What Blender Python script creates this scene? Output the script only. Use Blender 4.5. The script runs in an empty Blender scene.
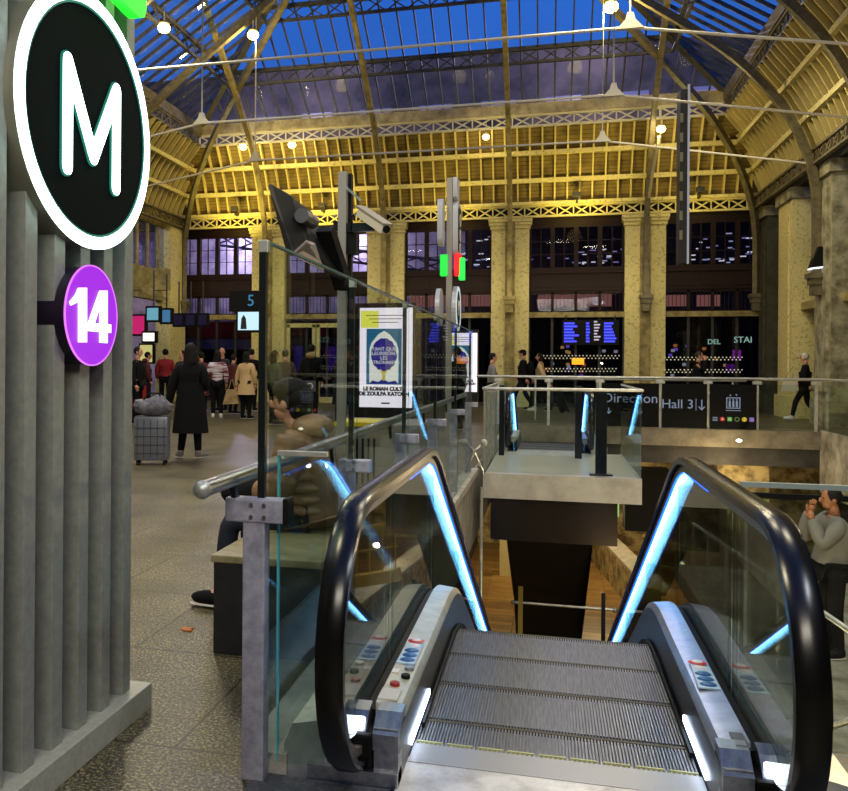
import bpy, bmesh, math, random
from mathutils import Vector, Matrix
random.seed(7)
SC = bpy.context.scene
COL = SC.collection
PI = math.pi
R_ = math.radians

# ------------------------------------------------------------------ camera numbers
F, PX, PY, TH, RO, CH = 850.0, 328.0, 363.0, R_(14.5), 0.007, 1.40
def ray(x, y):
    u = (x - PX) / F; v = -(y - PY) / F
    c, s = math.cos(RO), math.sin(RO)
    u, v = u*c - v*s, u*s + v*c
    return u*math.cos(TH) - math.sin(TH), u*math.sin(TH) + math.cos(TH), v
def at_z(x, y, z=0.0):
    a, b, c = ray(x, y); k = (z - CH) / c
    return a*k, b*k
def at_y(x, y, Y):
    a, b, c = ray(x, y); k = Y / b
    return a*k, CH + c*k

def at_x(x, y, X):
    a, b, c = ray(x, y); k = X / a
    return b*k, CH + c*k
# ------------------------------------------------------------------ materials
def lin(c):
    def f(v): return v/12.92 if v <= .04045 else ((v+.055)/1.055)**2.4
    return tuple(f(v/255.0) for v in c)
MATS = {}
def mat(name, rgb, rough=.5, metal=0.0, noise=0.0, nscale=8.0, rgb2=None, bump=0.0, emit=None, estr=0.0, spec=.5, coat=0.0, stretch=None, contrast=(.35, .65)):
    if name in MATS: return MATS[name]
    m = bpy.data.materials.new(name); m.use_nodes = True
    nt = m.node_tree; b = nt.nodes['Principled BSDF']
    c = lin(rgb)
    b.inputs['Base Color'].default_value = (*c, 1)
    b.inputs['Roughness'].default_value = rough
    b.inputs['Metallic'].default_value = metal
    b.inputs['Specular IOR Level'].default_value = spec
    b.inputs['Coat Weight'].default_value = coat
    if emit is not None:
        b.inputs['Emission Color'].default_value = (*lin(emit), 1)
        b.inputs['Emission Strength'].default_value = estr
    if noise > 0 or bump > 0 or rgb2 is not None:
        tc = nt.nodes.new('ShaderNodeTexCoord')
        n = nt.nodes.new('ShaderNodeTexNoise'); n.inputs['Scale'].default_value = nscale; n.inputs['Detail'].default_value = 6
        n.inputs['Roughness'].default_value = .65
        if stretch:
            mp = nt.nodes.new('ShaderNodeMapping'); mp.inputs['Scale'].default_value = stretch
            nt.links.new(tc.outputs['Object'], mp.inputs['Vector']); nt.links.new(mp.outputs[0], n.inputs['Vector'])
        else:
            nt.links.new(tc.outputs['Object'], n.inputs['Vector'])
        r = nt.nodes.new('ShaderNodeValToRGB')
        r.color_ramp.elements[0].position = contrast[0]; r.color_ramp.elements[1].position = contrast[1]
        c2 = lin(rgb2) if rgb2 else tuple(v*(1-noise) for v in c)
        r.color_ramp.elements[0].color = (*c2, 1); r.color_ramp.elements[1].color = (*c, 1)
        nt.links.new(n.outputs['Fac'], r.inputs['Fac']); nt.links.new(r.outputs[0], b.inputs['Base Color'])
        if bump > 0:
            bp = nt.nodes.new('ShaderNodeBump'); bp.inputs['Strength'].default_value = bump; bp.inputs['Distance'].default_value = .02
            nt.links.new(n.outputs['Fac'], bp.inputs['Height']); nt.links.new(bp.outputs[0], b.inputs['Normal'])
    MATS[name] = m
    return m
def emis(name, rgb, s):
    return mat(name, (0, 0, 0), .4, emit=rgb, estr=s)
def glassmat(name, tint=(255, 255, 255), fac=1.0, ior=1.5, rough=0.0):
    """thin clear sheet: fresnel mix of straight-through and mirror"""
    if name in MATS: return MATS[name]
    m = bpy.data.materials.new(name); m.use_nodes = True
    nt = m.node_tree; nt.nodes.clear()
    o = nt.nodes.new('ShaderNodeOutputMaterial'); mx = nt.nodes.new('ShaderNodeMixShader')
    t = nt.nodes.new('ShaderNodeBsdfTransparent'); g = nt.nodes.new('ShaderNodeBsdfGlossy')
    fr = nt.nodes.new('ShaderNodeFresnel'); fr.inputs['IOR'].default_value = ior
    mu = nt.nodes.new('ShaderNodeMath'); mu.operation = 'MULTIPLY'; mu.inputs[1].default_value = fac
    t.inputs['Color'].default_value = (*lin(tint), 1); g.inputs['Roughness'].default_value = rough
    nt.links.new(fr.outputs[0], mu.inputs[0]); nt.links.new(mu.outputs[0], mx.inputs[0])
    nt.links.new(t.outputs[0], mx.inputs[1]); nt.links.new(g.outputs[0], mx.inputs[2]); nt.links.new(mx.outputs[0], o.inputs[0])
    MATS[name] = m
    return m

# ------------------------------------------------------------------ mesh builder
class MB:
    def __init__(self): self.v = []; self.f = []
    def add(self, vs, fs):
        o = len(self.v); self.v += [tuple(p) for p in vs]; self.f += [tuple(o+i for i in f) for f in fs]; return self
    def box(self, x0, y0, z0, x1, y1, z1):
        x0, x1 = min(x0, x1), max(x0, x1); y0, y1 = min(y0, y1), max(y0, y1); z0, z1 = min(z0, z1), max(z0, z1)
        vs = [(x0,y0,z0),(x1,y0,z0),(x1,y1,z0),(x0,y1,z0),(x0,y0,z1),(x1,y0,z1),(x1,y1,z1),(x0,y1,z1)]
        return self.add(vs, [(0,3,2,1),(4,5,6,7),(0,1,5,4),(1,2,6,5),(2,3,7,6),(3,0,4,7)])
    def bevbox(self, x0, y0, z0, x1, y1, z1, b):
        """box with chamfered edges"""
        bm = bmesh.new(); bmesh.ops.create_cube(bm, size=1)
        for v in bm.verts:
            v.co = Vector(((x0+x1)/2+v.co.x*abs(x1-x0), (y0+y1)/2+v.co.y*abs(y1-y0), (z0+z1)/2+v.co.z*abs(z1-z0)))
        bmesh.ops.bevel(bm, geom=bm.edges[:], offset=b, segments=2, affect='EDGES', profile=.6)
        bm.verts.index_update()
        self.add([v.co[:] for v in bm.verts], [[v.index for v in f.verts] for f in bm.faces]); bm.free(); return self
    def beam(self, p, q, w, h=None, up=(0, 0, 1)):
        p, q = Vector(p), Vector(q); d = (q-p).normalized(); h = h or w
        u = Vector(up)
        if abs(d.dot(u)) > .98: u = Vector((0, 1, 0))
        s = d.cross(u).normalized(); t = s.cross(d).normalized()
        vs = []
        for c in (p, q):
            for a, b in ((-1,-1),(1,-1),(1,1),(-1,1)): vs.append(c + s*a*w/2 + t*b*h/2)
        return self.add(vs, [(0,1,2,3),(7,6,5,4),(0,4,5,1),(1,5,6,2),(2,6,7,3),(3,7,4,0)])
    def tube(self, path, r, n=10, cap=True):
        path = [Vector(p) for p in path]; rs = r if isinstance(r, (list, tuple)) else [r]*len(path)
        rings = []; prev = None
        for i, p in enumerate(path):
            d = (path[min(i+1, len(path)-1)] - path[max(i-1, 0)]).normalized()
            if prev is None:
                u = Vector((0, 0, 1)) if abs(d.z) < .9 else Vector((1, 0, 0))
                s = d.cross(u).normalized()
            else:
                s = (prev - d*prev.dot(d)).normalized()
            prev = s; t = d.cross(s)
            rings.append([p + (s*math.cos(2*PI*k/n) + t*math.sin(2*PI*k/n))*rs[i] for k in range(n)])
        vs = [v for rg in rings for v in rg]; fs = []
        for i in range(len(path)-1):
            for k in range(n):
                a, b = i*n+k, i*n+(k+1) % n; fs.append((a, b, b+n, a+n))
        if cap: fs.append(tuple(reversed(range(n)))); fs.append(tuple(range((len(path)-1)*n, len(path)*n)))
        return self.add(vs, fs)
    def cyl(self, p, q, r, n=20): return self.tube([p, q], r, n)
    def ell(self, c, r, n=14, m=9, rot=None):
        vs = []; fs = []
        for i in range(m+1):
            a = PI*i/m
            for k in range(n):
                b = 2*PI*k/n; v = Vector((r[0]*math.sin(a)*math.cos(b), r[1]*math.sin(a)*math.sin(b), r[2]*math.cos(a)))
                if rot: v = rot @ v
                vs.append(Vector(c)+v)
        for i in range(m):
            for k in range(n):
                fs.append((i*n+k, (i+1)*n+k, (i+1)*n+(k+1) % n, i*n+(k+1) % n))
        return self.add(vs, fs)
    def prism(self, pts, fn, a, b):
        """pts: 2-D outline; fn(u,v,w) -> xyz; extruded w from a to b"""
        n = len(pts); vs = [fn(u, v, a) for u, v in pts] + [fn(u, v, b) for u, v in pts]
        fs = [tuple(range(n)), tuple(reversed(range(n, 2*n)))] + [(i, i+n, (i+1) % n+n, (i+1) % n) for i in range(n)]
        return self.add(vs, fs)
    def prismX(self, pts, a, b): return self.prism(pts, lambda u, v, w: (w, u, v), a, b)   # outline in (Y,Z)
    def prismY(self, pts, a, b): return self.prism(pts, lambda u, v, w: (u, w, v), a, b)   # outline in (X,Z)
    def prismZ(self, pts, a, b): return self.prism(pts, lambda u, v, w: (u, v, w), a, b)
    def sweep(self, rows):
        """rows: equal-length closed rings of points"""
        n = len(rows[0]); vs = [p for r in rows for p in r]; fs = []
        for i in range(len(rows)-1):
            for k in range(n):
                fs.append((i*n+k, i*n+(k+1) % n, (i+1)*n+(k+1) % n, (i+1)*n+k))
        fs.append(tuple(reversed(range(n)))); fs.append(tuple(range((len(rows)-1)*n, len(rows)*n)))
        return self.add(vs, fs)
    def build(self, name, m, parent=None, smooth=False, sharp=35):
        me = bpy.data.meshes.new(name); me.from_pydata(self.v, [], self.f); me.update()
        bm = bmesh.new(); bm.from_mesh(me); bmesh.ops.recalc_face_normals(bm, faces=bm.faces[:])
        bm.to_mesh(me); bm.free()
        if smooth:
            for p in me.polygons: p.use_smooth = True
            me.set_sharp_from_angle(angle=R_(sharp))
        me.materials.append(m)
        o = bpy.data.objects.new(name, me); COL.objects.link(o)
        if parent is not None: o.parent = parent
        return o
def tag(o, label, cat, group=None, kind=None):
    if label: o['label'] = label
    if cat: o['category'] = cat
    if group: o['group'] = group
    if kind: o['kind'] = kind
    return o
def thing(name, label, cat, loc=(0, 0, 0), rz=0, group=None):
    o = bpy.data.objects.new(name, None); COL.objects.link(o); o.empty_display_size = .1
    o.location = loc; o.rotation_euler = (0, 0, rz)
    return tag(o, label, cat, group)
def wthing(name, label, cat, group=None):
    """a thing whose parts are given in hall coordinates: its Empty is set to their base afterwards by settle()"""
    return thing(name, label, cat, (0, 0, 0), 0, group)
def settle(root, loc):
    v = Vector(loc)
    root.location = v
    for c in root.children:
        if c.type == 'MESH' or c.type == 'EMPTY': c.location = c.location - v
    return root
def struct(name, mb, m, parent=None, smooth=False):
    o = mb.build(name, m, parent, smooth)
    if parent is None: o['kind'] = 'structure'
    return o
def copy_tree(o, parent=None):
    c = o.copy(); COL.objects.link(c)
    if parent is not None: c.parent = parent
    for ch in list(o.children): copy_tree(ch, c)
    return c
def text(name, s, size, m, parent, M, ext=.004, align='CENTER', cx=1.0, bold=0.0):
    cu = bpy.data.curves.new(name, 'FONT'); cu.body = s; cu.size = size; cu.extrude = ext; cu.align_x = align; cu.align_y = 'CENTER'
    cu.resolution_u = 3; cu.offset = bold
    t = bpy.data.objects.new(name, cu); COL.objects.link(t)
    bpy.context.view_layer.update()
    me = bpy.data.meshes.new_from_object(t.evaluated_get(bpy.context.evaluated_depsgraph_get()))
    bpy.data.objects.remove(t); bpy.data.curves.remove(cu)
    me.transform(M @ Matrix.Diagonal((cx, 1, 1, 1))); me.materials.clear(); me.materials.append(m)
    o = bpy.data.objects.new(name, me); COL.objects.link(o)
    if parent is not None: o.parent = parent
    return o
def facing(loc, right, up):
    """matrix taking text XY plane to the plane spanned by right/up at loc"""
    r = Vector(right).normalized(); u = Vector(up).normalized(); n = r.cross(u)
    M = Matrix((( r.x, u.x, n.x, loc[0]), (r.y, u.y, n.y, loc[1]), (r.z, u.z, n.z, loc[2]), (0, 0, 0, 1)))
    return M
FRONT = lambda loc: facing(loc, (1, 0, 0), (0, 0, 1))      # readable from -Y
SIDE = lambda loc: facing(loc, (0, 1, 0), (0, 0, 1))       # readable from +X

# palette
cream = mat('cream_paint', (176, 160, 100), .6, noise=.55, nscale=3.5, bump=.3, rgb2=(112, 96, 52))
creamP = mat('cream_paint_pillar', (216, 202, 136), .65, nscale=14, bump=.5, rgb2=(150, 134, 80), contrast=(.33, .47))
greyP = mat('grey_green_paint', (176, 170, 138), .6, nscale=3, rgb2=(96, 90, 64), bump=.2)
iron = mat('painted_iron', (116, 106, 76), .5, nscale=6, rgb2=(78, 70, 48))
darkiron = mat('dark_iron', (52, 50, 48), .5, nscale=6, rgb2=(30, 28, 28))
rodm = mat('rod_white', (205, 198, 176), .45)
wood_dark = mat('dark_red_wood', (42, 15, 9), .55, spec=.25, nscale=5, rgb2=(20, 7, 5), stretch=(1, 1, 8))
black = mat('black', (7, 7, 8), .6, spec=.2)
rubber = mat('black_rubber', (8, 7, 7), .24, spec=.35)
steel = mat('brushed_steel', (176, 178, 184), .32, 1.0, nscale=30, rgb2=(140, 142, 150), stretch=(1, .05, 1))
steel_p = mat('satin_steel_pale', (205, 205, 196), .45, .75, nscale=9, rgb2=(172, 172, 166))
alu = mat('scuffed_aluminium', (176, 174, 188), .5, .35, nscale=16, rgb2=(136, 134, 150), bump=.1)
darksteel = mat('dark_steel', (40, 40, 46), .28, .8)
glass = glassmat('clear_glass', (240, 246, 244), .45, 1.45)
glass_b = glassmat('balustrade_glass', (230, 241, 240), .85, 1.5)
sky_glass = glassmat('roof_glass', (210, 225, 255), .12, 1.45)
glass_bar = glassmat('barrier_glass', (240, 246, 245), .22, 1.42)
led = emis('led_strip', (125, 200, 255), 13)
led_b = emis('led_blue', (8, 90, 255), 3.2)
# ================================================================== SETTING
XL, XR, YB = -13.15, 6.45, 29.0
# terrazzo floor
def floor_mat():
    m = bpy.data.materials.new('terrazzo'); m.use_nodes = True; nt = m.node_tree; b = nt.nodes['Principled BSDF']
    tc = nt.nodes.new('ShaderNodeTexCoord')
    n1 = nt.nodes.new('ShaderNodeTexNoise'); n1.inputs['Scale'].default_value = 84; n1.inputs['Detail'].default_value = 5; n1.inputs['Roughness'].default_value = .8
    n2 = nt.nodes.new('ShaderNodeTexNoise'); n2.inputs['Scale'].default_value = 1.6; n2.inputs['Detail'].default_value = 5
    vo = nt.nodes.new('ShaderNodeTexVoronoi'); vo.inputs['Scale'].default_value = 95
    r = nt.nodes.new('ShaderNodeValToRGB'); e = r.color_ramp.elements
    e[0].position = .42; e[0].color = (*lin((16, 16, 14)), 1); e[1].position = .58; e[1].color = (*lin((172, 162, 124)), 1)
    x = e.new(.5); x.color = (*lin((72, 66, 44)), 1)
    mv = nt.nodes.new('ShaderNodeMixRGB'); mv.blend_type = 'MULTIPLY'; mv.inputs[0].default_value = .55
    mm = nt.nodes.new('ShaderNodeMixRGB'); mm.blend_type = 'MULTIPLY'; mm.inputs[0].default_value = .8
    r2 = nt.nodes.new('ShaderNodeValToRGB'); r2.color_ramp.elements[0].position = .35; r2.color_ramp.elements[0].color = (.35, .32, .25, 1)
    r2.color_ramp.elements[1].position = .62; r2.color_ramp.elements[1].color = (1, 1, 1, 1)
    br = nt.nodes.new('ShaderNodeTexBrick'); br.offset = .5; br.inputs['Scale'].default_value = 1.0
    br.inputs['Brick Width'].default_value = 1.3; br.inputs['Row Height'].default_value = .95; br.inputs['Mortar Size'].default_value = .006
    br.inputs['Color1'].default_value = (1, 1, 1, 1); br.inputs['Color2'].default_value = (.8, .8, .8, 1); br.inputs['Mortar'].default_value = (.12, .11, .1, 1)
    mb_ = nt.nodes.new('ShaderNodeMixRGB'); mb_.blend_type = 'MULTIPLY'; mb_.inputs[0].default_value = 1
    L = nt.links.new
    for n in (n1, n2, vo, br): L(tc.outputs['Object'], n.inputs['Vector'])
    L(n1.outputs['Fac'], r.inputs['Fac']); L(n2.outputs['Fac'], r2.inputs['Fac'])
    L(r.outputs[0], mv.inputs[1]); L(vo.outputs['Color'], mv.inputs[2])
    bw = nt.nodes.new('ShaderNodeRGBToBW'); L(vo.outputs['Color'], bw.inputs[0]); mr = nt.nodes.new('ShaderNodeMapRange')
    mr.inputs['From Min'].default_value = .2; mr.inputs['From Max'].default_value = .7; mr.inputs['To Min'].default_value = .25; mr.inputs['To Max'].default_value = 1.5
    L(bw.outputs[0], mr.inputs[0]); L(mr.outputs[0], mv.inputs[2])
    L(mv.outputs[0], mm.inputs[1]); L(r2.outputs[0], mm.inputs[2]); L(mm.outputs[0], mb_.inputs[1]); L(br.outputs['Color'], mb_.inputs[2])
    L(mb_.outputs[0], b.inputs['Base Color']); b.inputs['Roughness'].default_value = .42; b.inputs['Specular IOR Level'].default_value = .4
    return m
FM = floor_mat()
def plank_mat(name, c1, c2, mort, w, h, rough=.35):
    m = bpy.data.materials.new(name); m.use_nodes = True; nt = m.node_tree; b = nt.nodes['Principled BSDF']
    tc = nt.nodes.new('ShaderNodeTexCoord'); br = nt.nodes.new('ShaderNodeTexBrick')
    br.inputs['Scale'].default_value = 1; br.inputs['Brick Width'].default_value = w; br.inputs['Row Height'].default_value = h
    br.inputs['Mortar Size'].default_value = .012
    br.inputs['Color1'].default_value = (*lin(c1), 1); br.inputs['Color2'].default_value = (*lin(c2), 1); br.inputs['Mortar'].default_value = (*lin(mort), 1)
    n = nt.nodes.new('ShaderNodeTexNoise'); n.inputs['Scale'].default_value = 3; mx = nt.nodes.new('ShaderNodeMixRGB'); mx.blend_type = 'MULTIPLY'; mx.inputs[0].default_value = .7
    nt.links.new(tc.outputs['Object'], br.inputs[0]); nt.links.new(tc.outputs['Object'], n.inputs[0])
    nt.links.new(br.outputs[0], mx.inputs[1]); nt.links.new(n.outputs['Fac'], mx.inputs[2]); nt.links.new(mx.outputs[0], b.inputs['Base Color'])
    b.inputs['Roughness'].default_value = rough
    return m
woodfloor = plank_mat('parquet', (190, 148, 84), (132, 98, 52), (46, 32, 16), 1.6, .28)
# opening in the hall floor: X -.93..5.6 , Y 2.4..20 ; near the main escalator the floor plate fills it
OX0, OX1, OY0, OY1 = -.95, 5.6, 2.2, 20.0
fl = MB()
fl.box(-40, -10.3, -.4, OX0, 34, 0).box(OX1, -10.3, -.4, 12, 34, 0).box(OX0, -10.3, -.4, OX1, OY0, 0).box(OX0, OY1, -.35, OX1, 34, 0)
struct('floor', fl, FM)
# lower level
struct('floor', MB().box(-9, 2, -5.3, 12, 36, -5), woodfloor)
conc = mat('concrete', (150, 146, 132), .8, nscale=2.2, rgb2=(78, 74, 62), bump=.4)
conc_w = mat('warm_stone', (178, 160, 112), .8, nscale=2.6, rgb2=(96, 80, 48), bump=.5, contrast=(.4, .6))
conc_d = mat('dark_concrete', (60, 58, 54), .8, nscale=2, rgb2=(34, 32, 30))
stone = mat('pale_curb_stone', (176, 172, 160), .6, nscale=5, rgb2=(130, 126, 116), bump=.15)
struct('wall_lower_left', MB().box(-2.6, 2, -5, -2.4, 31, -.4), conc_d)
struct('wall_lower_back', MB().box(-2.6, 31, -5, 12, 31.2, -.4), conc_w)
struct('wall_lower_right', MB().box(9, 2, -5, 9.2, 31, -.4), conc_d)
struct('trim_1', MB().box(OX0-.02, 2.9, -.95, OX0+.02, OY1, -.0), stone)          # fascia of the opening
struct('trim_2', MB().box(OX0-.06, 2.76, 0, OX0+.10, 11.0, .07), stone)            # curb under the glass
struct('trim_3', MB().box(OX1-.02, 6, -1.25, OX1+.05, OY1, .06), conc)
struct('wall_lower_stone', MB().prismY([(3.55, -.35), (4.7, -.35), (4.7, -2.2), (3.9, -2.2)], 20.4, 20.9), conc_w)
# back wall: strip above/below windows, built bay by bay
BAY = [(-13.15, -10.27), (-9.05, -6.05), (-4.78, -1.84), (-.62, 2.37), (3.60, 6.45)]
wb = MB().box(XL-.3, YB+.25, 6.2, XR+.3, YB+.5, 6.6)
struct('wall_back', wb, wood_dark)
# pillars on the back wall
def cap_mb(x0, x1, y0, y1, z): return MB().box(x0-.08, y0-.1, z, x1+.08, y1, z+.1).box(x0-.04, y0-.05, z-.12, x1+.04, y1, z).box(x0-.1, y0-.14, z+.1, x1+.1, y1, z+.2)
pil_desc = ['leftmost, behind the departure board', 'behind the camera pole', 'behind the two walkers', 'behind the blue train board']
for i in range(4):
    x0 = BAY[i][1]; x1 = BAY[i+1][0]; xc = (x0+x1)/2
    t = wthing('pillar', 'cream painted pillar on the back wall with a riveted iron strip, '+pil_desc[i], 'pillar', 'back wall pillars')
    MB().box(x0, YB-.25, 0, x1, YB+.45, 6.0).box(x0-.06, YB-.3, 0, x1+.06, YB+.4, .5).build('shaft', creamP, t)
    cap_mb(x0, x1, YB-.25, YB+.3, 6.0).build('capital', creamP, t)
    s = MB().box(xc-.16, YB-.36, .5, xc+.16, YB-.25, 6.2)
    for k in range(70):
        for sx in (-.11, .11): s.box(xc+sx-.02, YB-.38, .6+k*.08, xc+sx+.02, YB-.36, .63+k*.08)
    s.build('riveted_strip', cream, t)
    settle(t, (xc, YB, 0))
# windows of the back wall
glass_d = glassmat('dim_pane', (215, 220, 240), .15)
for i, (x0, x1) in enumerate(BAY):
    w = MB(); y = YB
    fr = MB(); pan = MB()
    fr.box(x0, y, 5.92, x1, y+.14, 6.2).box(x0, y, 4.45, x1, y+.14, 4.6)
    n = 4
    for k in range(n+1):
        xx = x0 + (x1-x0)*k/n
        fr.box(xx-.07, y-.02, 4.6, xx+.07, y+.14, 5.92)
    wnd = struct('window_%d' % (i+1), fr, wood_dark)
    bars = MB()
    for k in range(n):
        a = x0+(x1-x0)*k/n+.07; b = x0+(x1-x0)*(k+1)/n-.07
        bars.box((a+b)/2-.015, y+.02, 4.6, (a+b)/2+.015, y+.06, 5.92)
        for zz in (5.04, 5.48): bars.box(a, y+.02, zz-.012, b, y+.06, zz+.012)
    bars.build('glazing_bar', wood_dark, wnd)
    MB().box(x0, y+.07, 4.6, x1, y+.08, 5.92).build('pane', glass_d, wnd)
    # wooden panel
    pn = MB().box(x0, y, 3.85, x1, y+.14, 4.45)
    for k in range(3):
        a = x0+(x1-x0)*k/3+.12; b = x0+(x1-x0)*(k+1)/3-.12
        pn.box(a, y-.03, 3.95, b, y, 4.3)
    pn.box(x0, y-.08, 4.4, x1, y, 4.48).box(x0, y-.05, 3.83, x1, y, 3.88)
    struct('wall_back', pn, wood_dark)
    # transom strip window
    tr = MB().box(x0, y, 3.74, x1, y+.12, 3.85).box(x0, y, 3.12, x1, y+.12, 3.16)
    for k in range(5): xx = x0+(x1-x0)*k/4; tr.box(xx-.05, y, 3.1, xx+.05, y+.12, 3.8)
    tr2 = MB()
    for k in range(25): xx = x0+(x1-x0)*k/24; tr2.box(xx-.008, y+.03, 3.12, xx+.008, y+.05, 3.8)
    wnd2 = struct('window_%d' % (i+6), tr, wood_dark)
    tr2.build('glazing_bar', wood_dark, wnd2)
    MB().box(x0, y+.05, 3.12, x1, y+.06, 3.78).build('pane', glass_d, wnd2)
    struct('trim_%d' % (4+i), MB().box(x0, y-.14, 2.95, x1, y+.16, 3.12), cream)
    # lower glazing
    lo = MB()
    for k in range(5): xx = x0+(x1-x0)*k/4; lo.box(xx-.04, y+.02, 0, xx+.04, y+.1, 2.95)
    lo.box(x0, y+.02, 0, x1, y+.1, .12)
    wnd3 = struct('window_%d' % (i+11), lo, darkiron)
    MB().box(x0, y+.05, .1, x1, y+.06, 2.95).build('pane', glassmat('shop_pane', (170, 170, 180), .5), wnd3)
# cream double doors in the second bay
d = MB()
for xx in (-8.95, -8.0, -7.85, -6.95): d.box(xx-.06, YB-.1, 0, xx+.06, YB, 2.75)
d.box(-9.0, YB-.1, 2.65, -6.9, YB, 2.8).box(-9.0, YB-.1, 0, -6.9, YB, .2)
dr = struct('door_1', d, creamP)
# band truss over the windows
def lattice(x0, x1, y, z0, z1, cell, m, name, label=None):
    a = MB().box(x0, y-.06, z1-.06, x1, y+.06, z1).box(x0, y-.06, z0, x1, y+.06, z0+.06)
    n = max(1, round((x1-x0)/cell)); c = (x1-x0)/n
    for k in range(n):
        p = x0+k*c
        a.beam((p, y, z0+.03), (p+c, y, z1-.03), .045, .03, up=(0, 1, 0)).beam((p, y+.01, z1-.03), (p+c, y+.01, z0+.03), .045, .03, up=(0, 1, 0)).box(p-.02, y-.03, z0, p+.02, y+.03, z1)
    return struct(name, a, m)
lattice(XL, XR, YB-.3, 6.22, 6.62, .52, creamP, 'trim_9')
lattice(XL+1.3, XR-1.3, YB-1.32, 8.92, 9.32, .62, rodm, 'trim_10')
struct('trim_11', MB().box(XL+1.25, YB-1.42, 9.32, XR-1.25, YB-1.2, 9.66), mat('band_cream', (190, 176, 140), .6, nscale=4, rgb2=(140, 126, 96)))
struct('trim_12', MB().box(XL, YB-.45, 6.62, XR, YB-.1, 6.72), creamP)
# cove: plank-clad curved panels (back, right, left)
def plankwall():
    m = bpy.data.materials.new('painted_boards_shaded'); m.use_nodes = True; nt = m.node_tree; b = nt.nodes['Principled BSDF']
    tc = nt.nodes.new('ShaderNodeTexCoord'); sp = nt.nodes.new('ShaderNodeSeparateXYZ'); w = nt.nodes.new('ShaderNodeMath'); w.operation = 'FRACT'
    mu = nt.nodes.new('ShaderNodeMath'); mu.operation = 'MULTIPLY'; mu.inputs[1].default_value = 9.0
    r = nt.nodes.new('ShaderNodeValToRGB'); r.color_ramp.elements[0].position = .06; r.color_ramp.elements[0].color = (*lin((44, 36, 18)), 1)
    r.color_ramp.elements[1].position = .16; r.color_ramp.elements[1].color = (*lin((124, 104, 52)), 1)  # boards toned down: shade between the battens put into the colour
    n = nt.nodes.new('ShaderNodeTexNoise'); n.inputs['Scale'].default_value = 2.5; n.inputs['Detail'].default_value = 6
    rr = nt.nodes.new('ShaderNodeValToRGB'); rr.color_ramp.elements[0].position = .3; rr.color_ramp.elements[0].color = (.45, .4, .3, 1); rr.color_ramp.elements[1].position = .55
    mx = nt.nodes.new('ShaderNodeMixRGB'); mx.blend_type = 'MULTIPLY'; mx.inputs[0].default_value = 1
    L = nt.links.new
    L(tc.outputs['Object'], sp.inputs[0]); L(sp.outputs['Z'], mu.inputs[0]); L(mu.outputs[0], w.inputs[0]); L(w.outputs[0], r.inputs[0])
    L(tc.outputs['Object'], n.inputs[0]); L(n.outputs['Fac'], rr.inputs[0]); L(r.outputs[0], mx.inputs[1]); L(rr.outputs[0], mx.inputs[2]); L(mx.outputs[0], b.inputs['Base Color'])
    b.inputs['Roughness'].default_value = .7
    return m
BM = plankwall()
COVE = [(0, 6.6), (.12, 6.95), (.3, 7.4), (.55, 7.9), (.88, 8.4), (1.3, 8.95)]
def cove(fn, L0, L1, name):
    """fn(s, d, z) -> xyz ; s along the wall, d inward"""
    a = MB(); n = len(COVE)
    for k in range(n-1):
        d0, z0 = COVE[k]; d1, z1 = COVE[k+1]
        a.add([fn(L0+d0, d0, z0), fn(L1-d0, d0, z0), fn(L1-d1, d1, z1), fn(L0+d1, d1, z1),
               fn(L0+d0, d0-.08, z0), fn(L1-d0, d0-.08, z0), fn(L1-d1, d1-.08, z1), fn(L0+d1, d1-.08, z1)], [(0,1,2,3),(7,6,5,4),(0,4,5,1),(3,2,6,7)])
    c = struct('ceiling', a, BM)
    bt = MB(); st = .385; m = int((L1-L0)/st)
    for k in range(1, m):
        s = L0+(L1-L0)*k/m
        for q in range(n-1):
            d0, z0 = COVE[q]; d1, z1 = COVE[q+1]
            if s < L0+d1 or s > L1-d1: continue
            for (da, db) in ((0, .13),):
                p0 = Vector(fn(s, d0+.05, z0)); p1 = Vector(fn(s, d1+.05, z1))
                bt.beam(p0, p1, .05, .2)
    bt.build('batten', mat('batten_cream', (206, 188, 118), .6), c)  # battens paler than the boards: light catching them put into the colour
    pu = MB()
    for (dd, zz) in ((.3, 7.4), (.75, 8.2)):
        pu.beam(fn(L0+dd, dd+.14, zz), fn(L1-dd, dd+.14, zz), .12, .14)
    pu.build('purlin', creamP, c)
    return c
cove(lambda s, d, z: (s, YB-d, z), XL, XR, 'b')
cove(lambda s, d, z: (XR-d, s, z), -10.0, YB, 'r')
cove(lambda s, d, z: (XL+d, s, z), -10.0, YB, 'l')
def lattice_y(x, y0, y1, z0, z1, cell, m, name):
    a = MB().box(x-.06, y0, z1-.06, x+.06, y1, z1).box(x-.06, y0, z0, x+.06, y1, z0+.06)
    n = round((y1-y0)/cell); c = (y1-y0)/n
    for k in range(n):
        p = y0+k*c
        a.beam((x, p, z0), (x, p+c, z1), .045, .03, up=(1, 0, 0)).beam((x, p, z1), (x, p+c, z0), .045, .03, up=(1, 0, 0)).box(x-.03, p-.02, z0, x+.03, p+.02, z1)
    return struct(name, a, m)
lattice_y(XR-1.32, 3, YB-1.3, 8.92, 9.32, .62, iron, 'trim_13')
lattice_y(XL+1.32, 3, YB-1.3, 8.92, 9.32, .62, iron, 'trim_14')
lattice_y(XR-.3, 3, YB-.3, 6.22, 6.62, .52, iron, 'trim_15')
lattice_y(XL+.3, 3, YB-.3, 6.22, 6.62, .52, iron, 'trim_16')
struct('trim_17', MB().box(XR-1.42, -10, 9.32, XR-1.2, YB-1.3, 9.66).box(XL+1.2, -10, 9.32, XL+1.42, YB-1.3, 9.66), iron)
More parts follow.
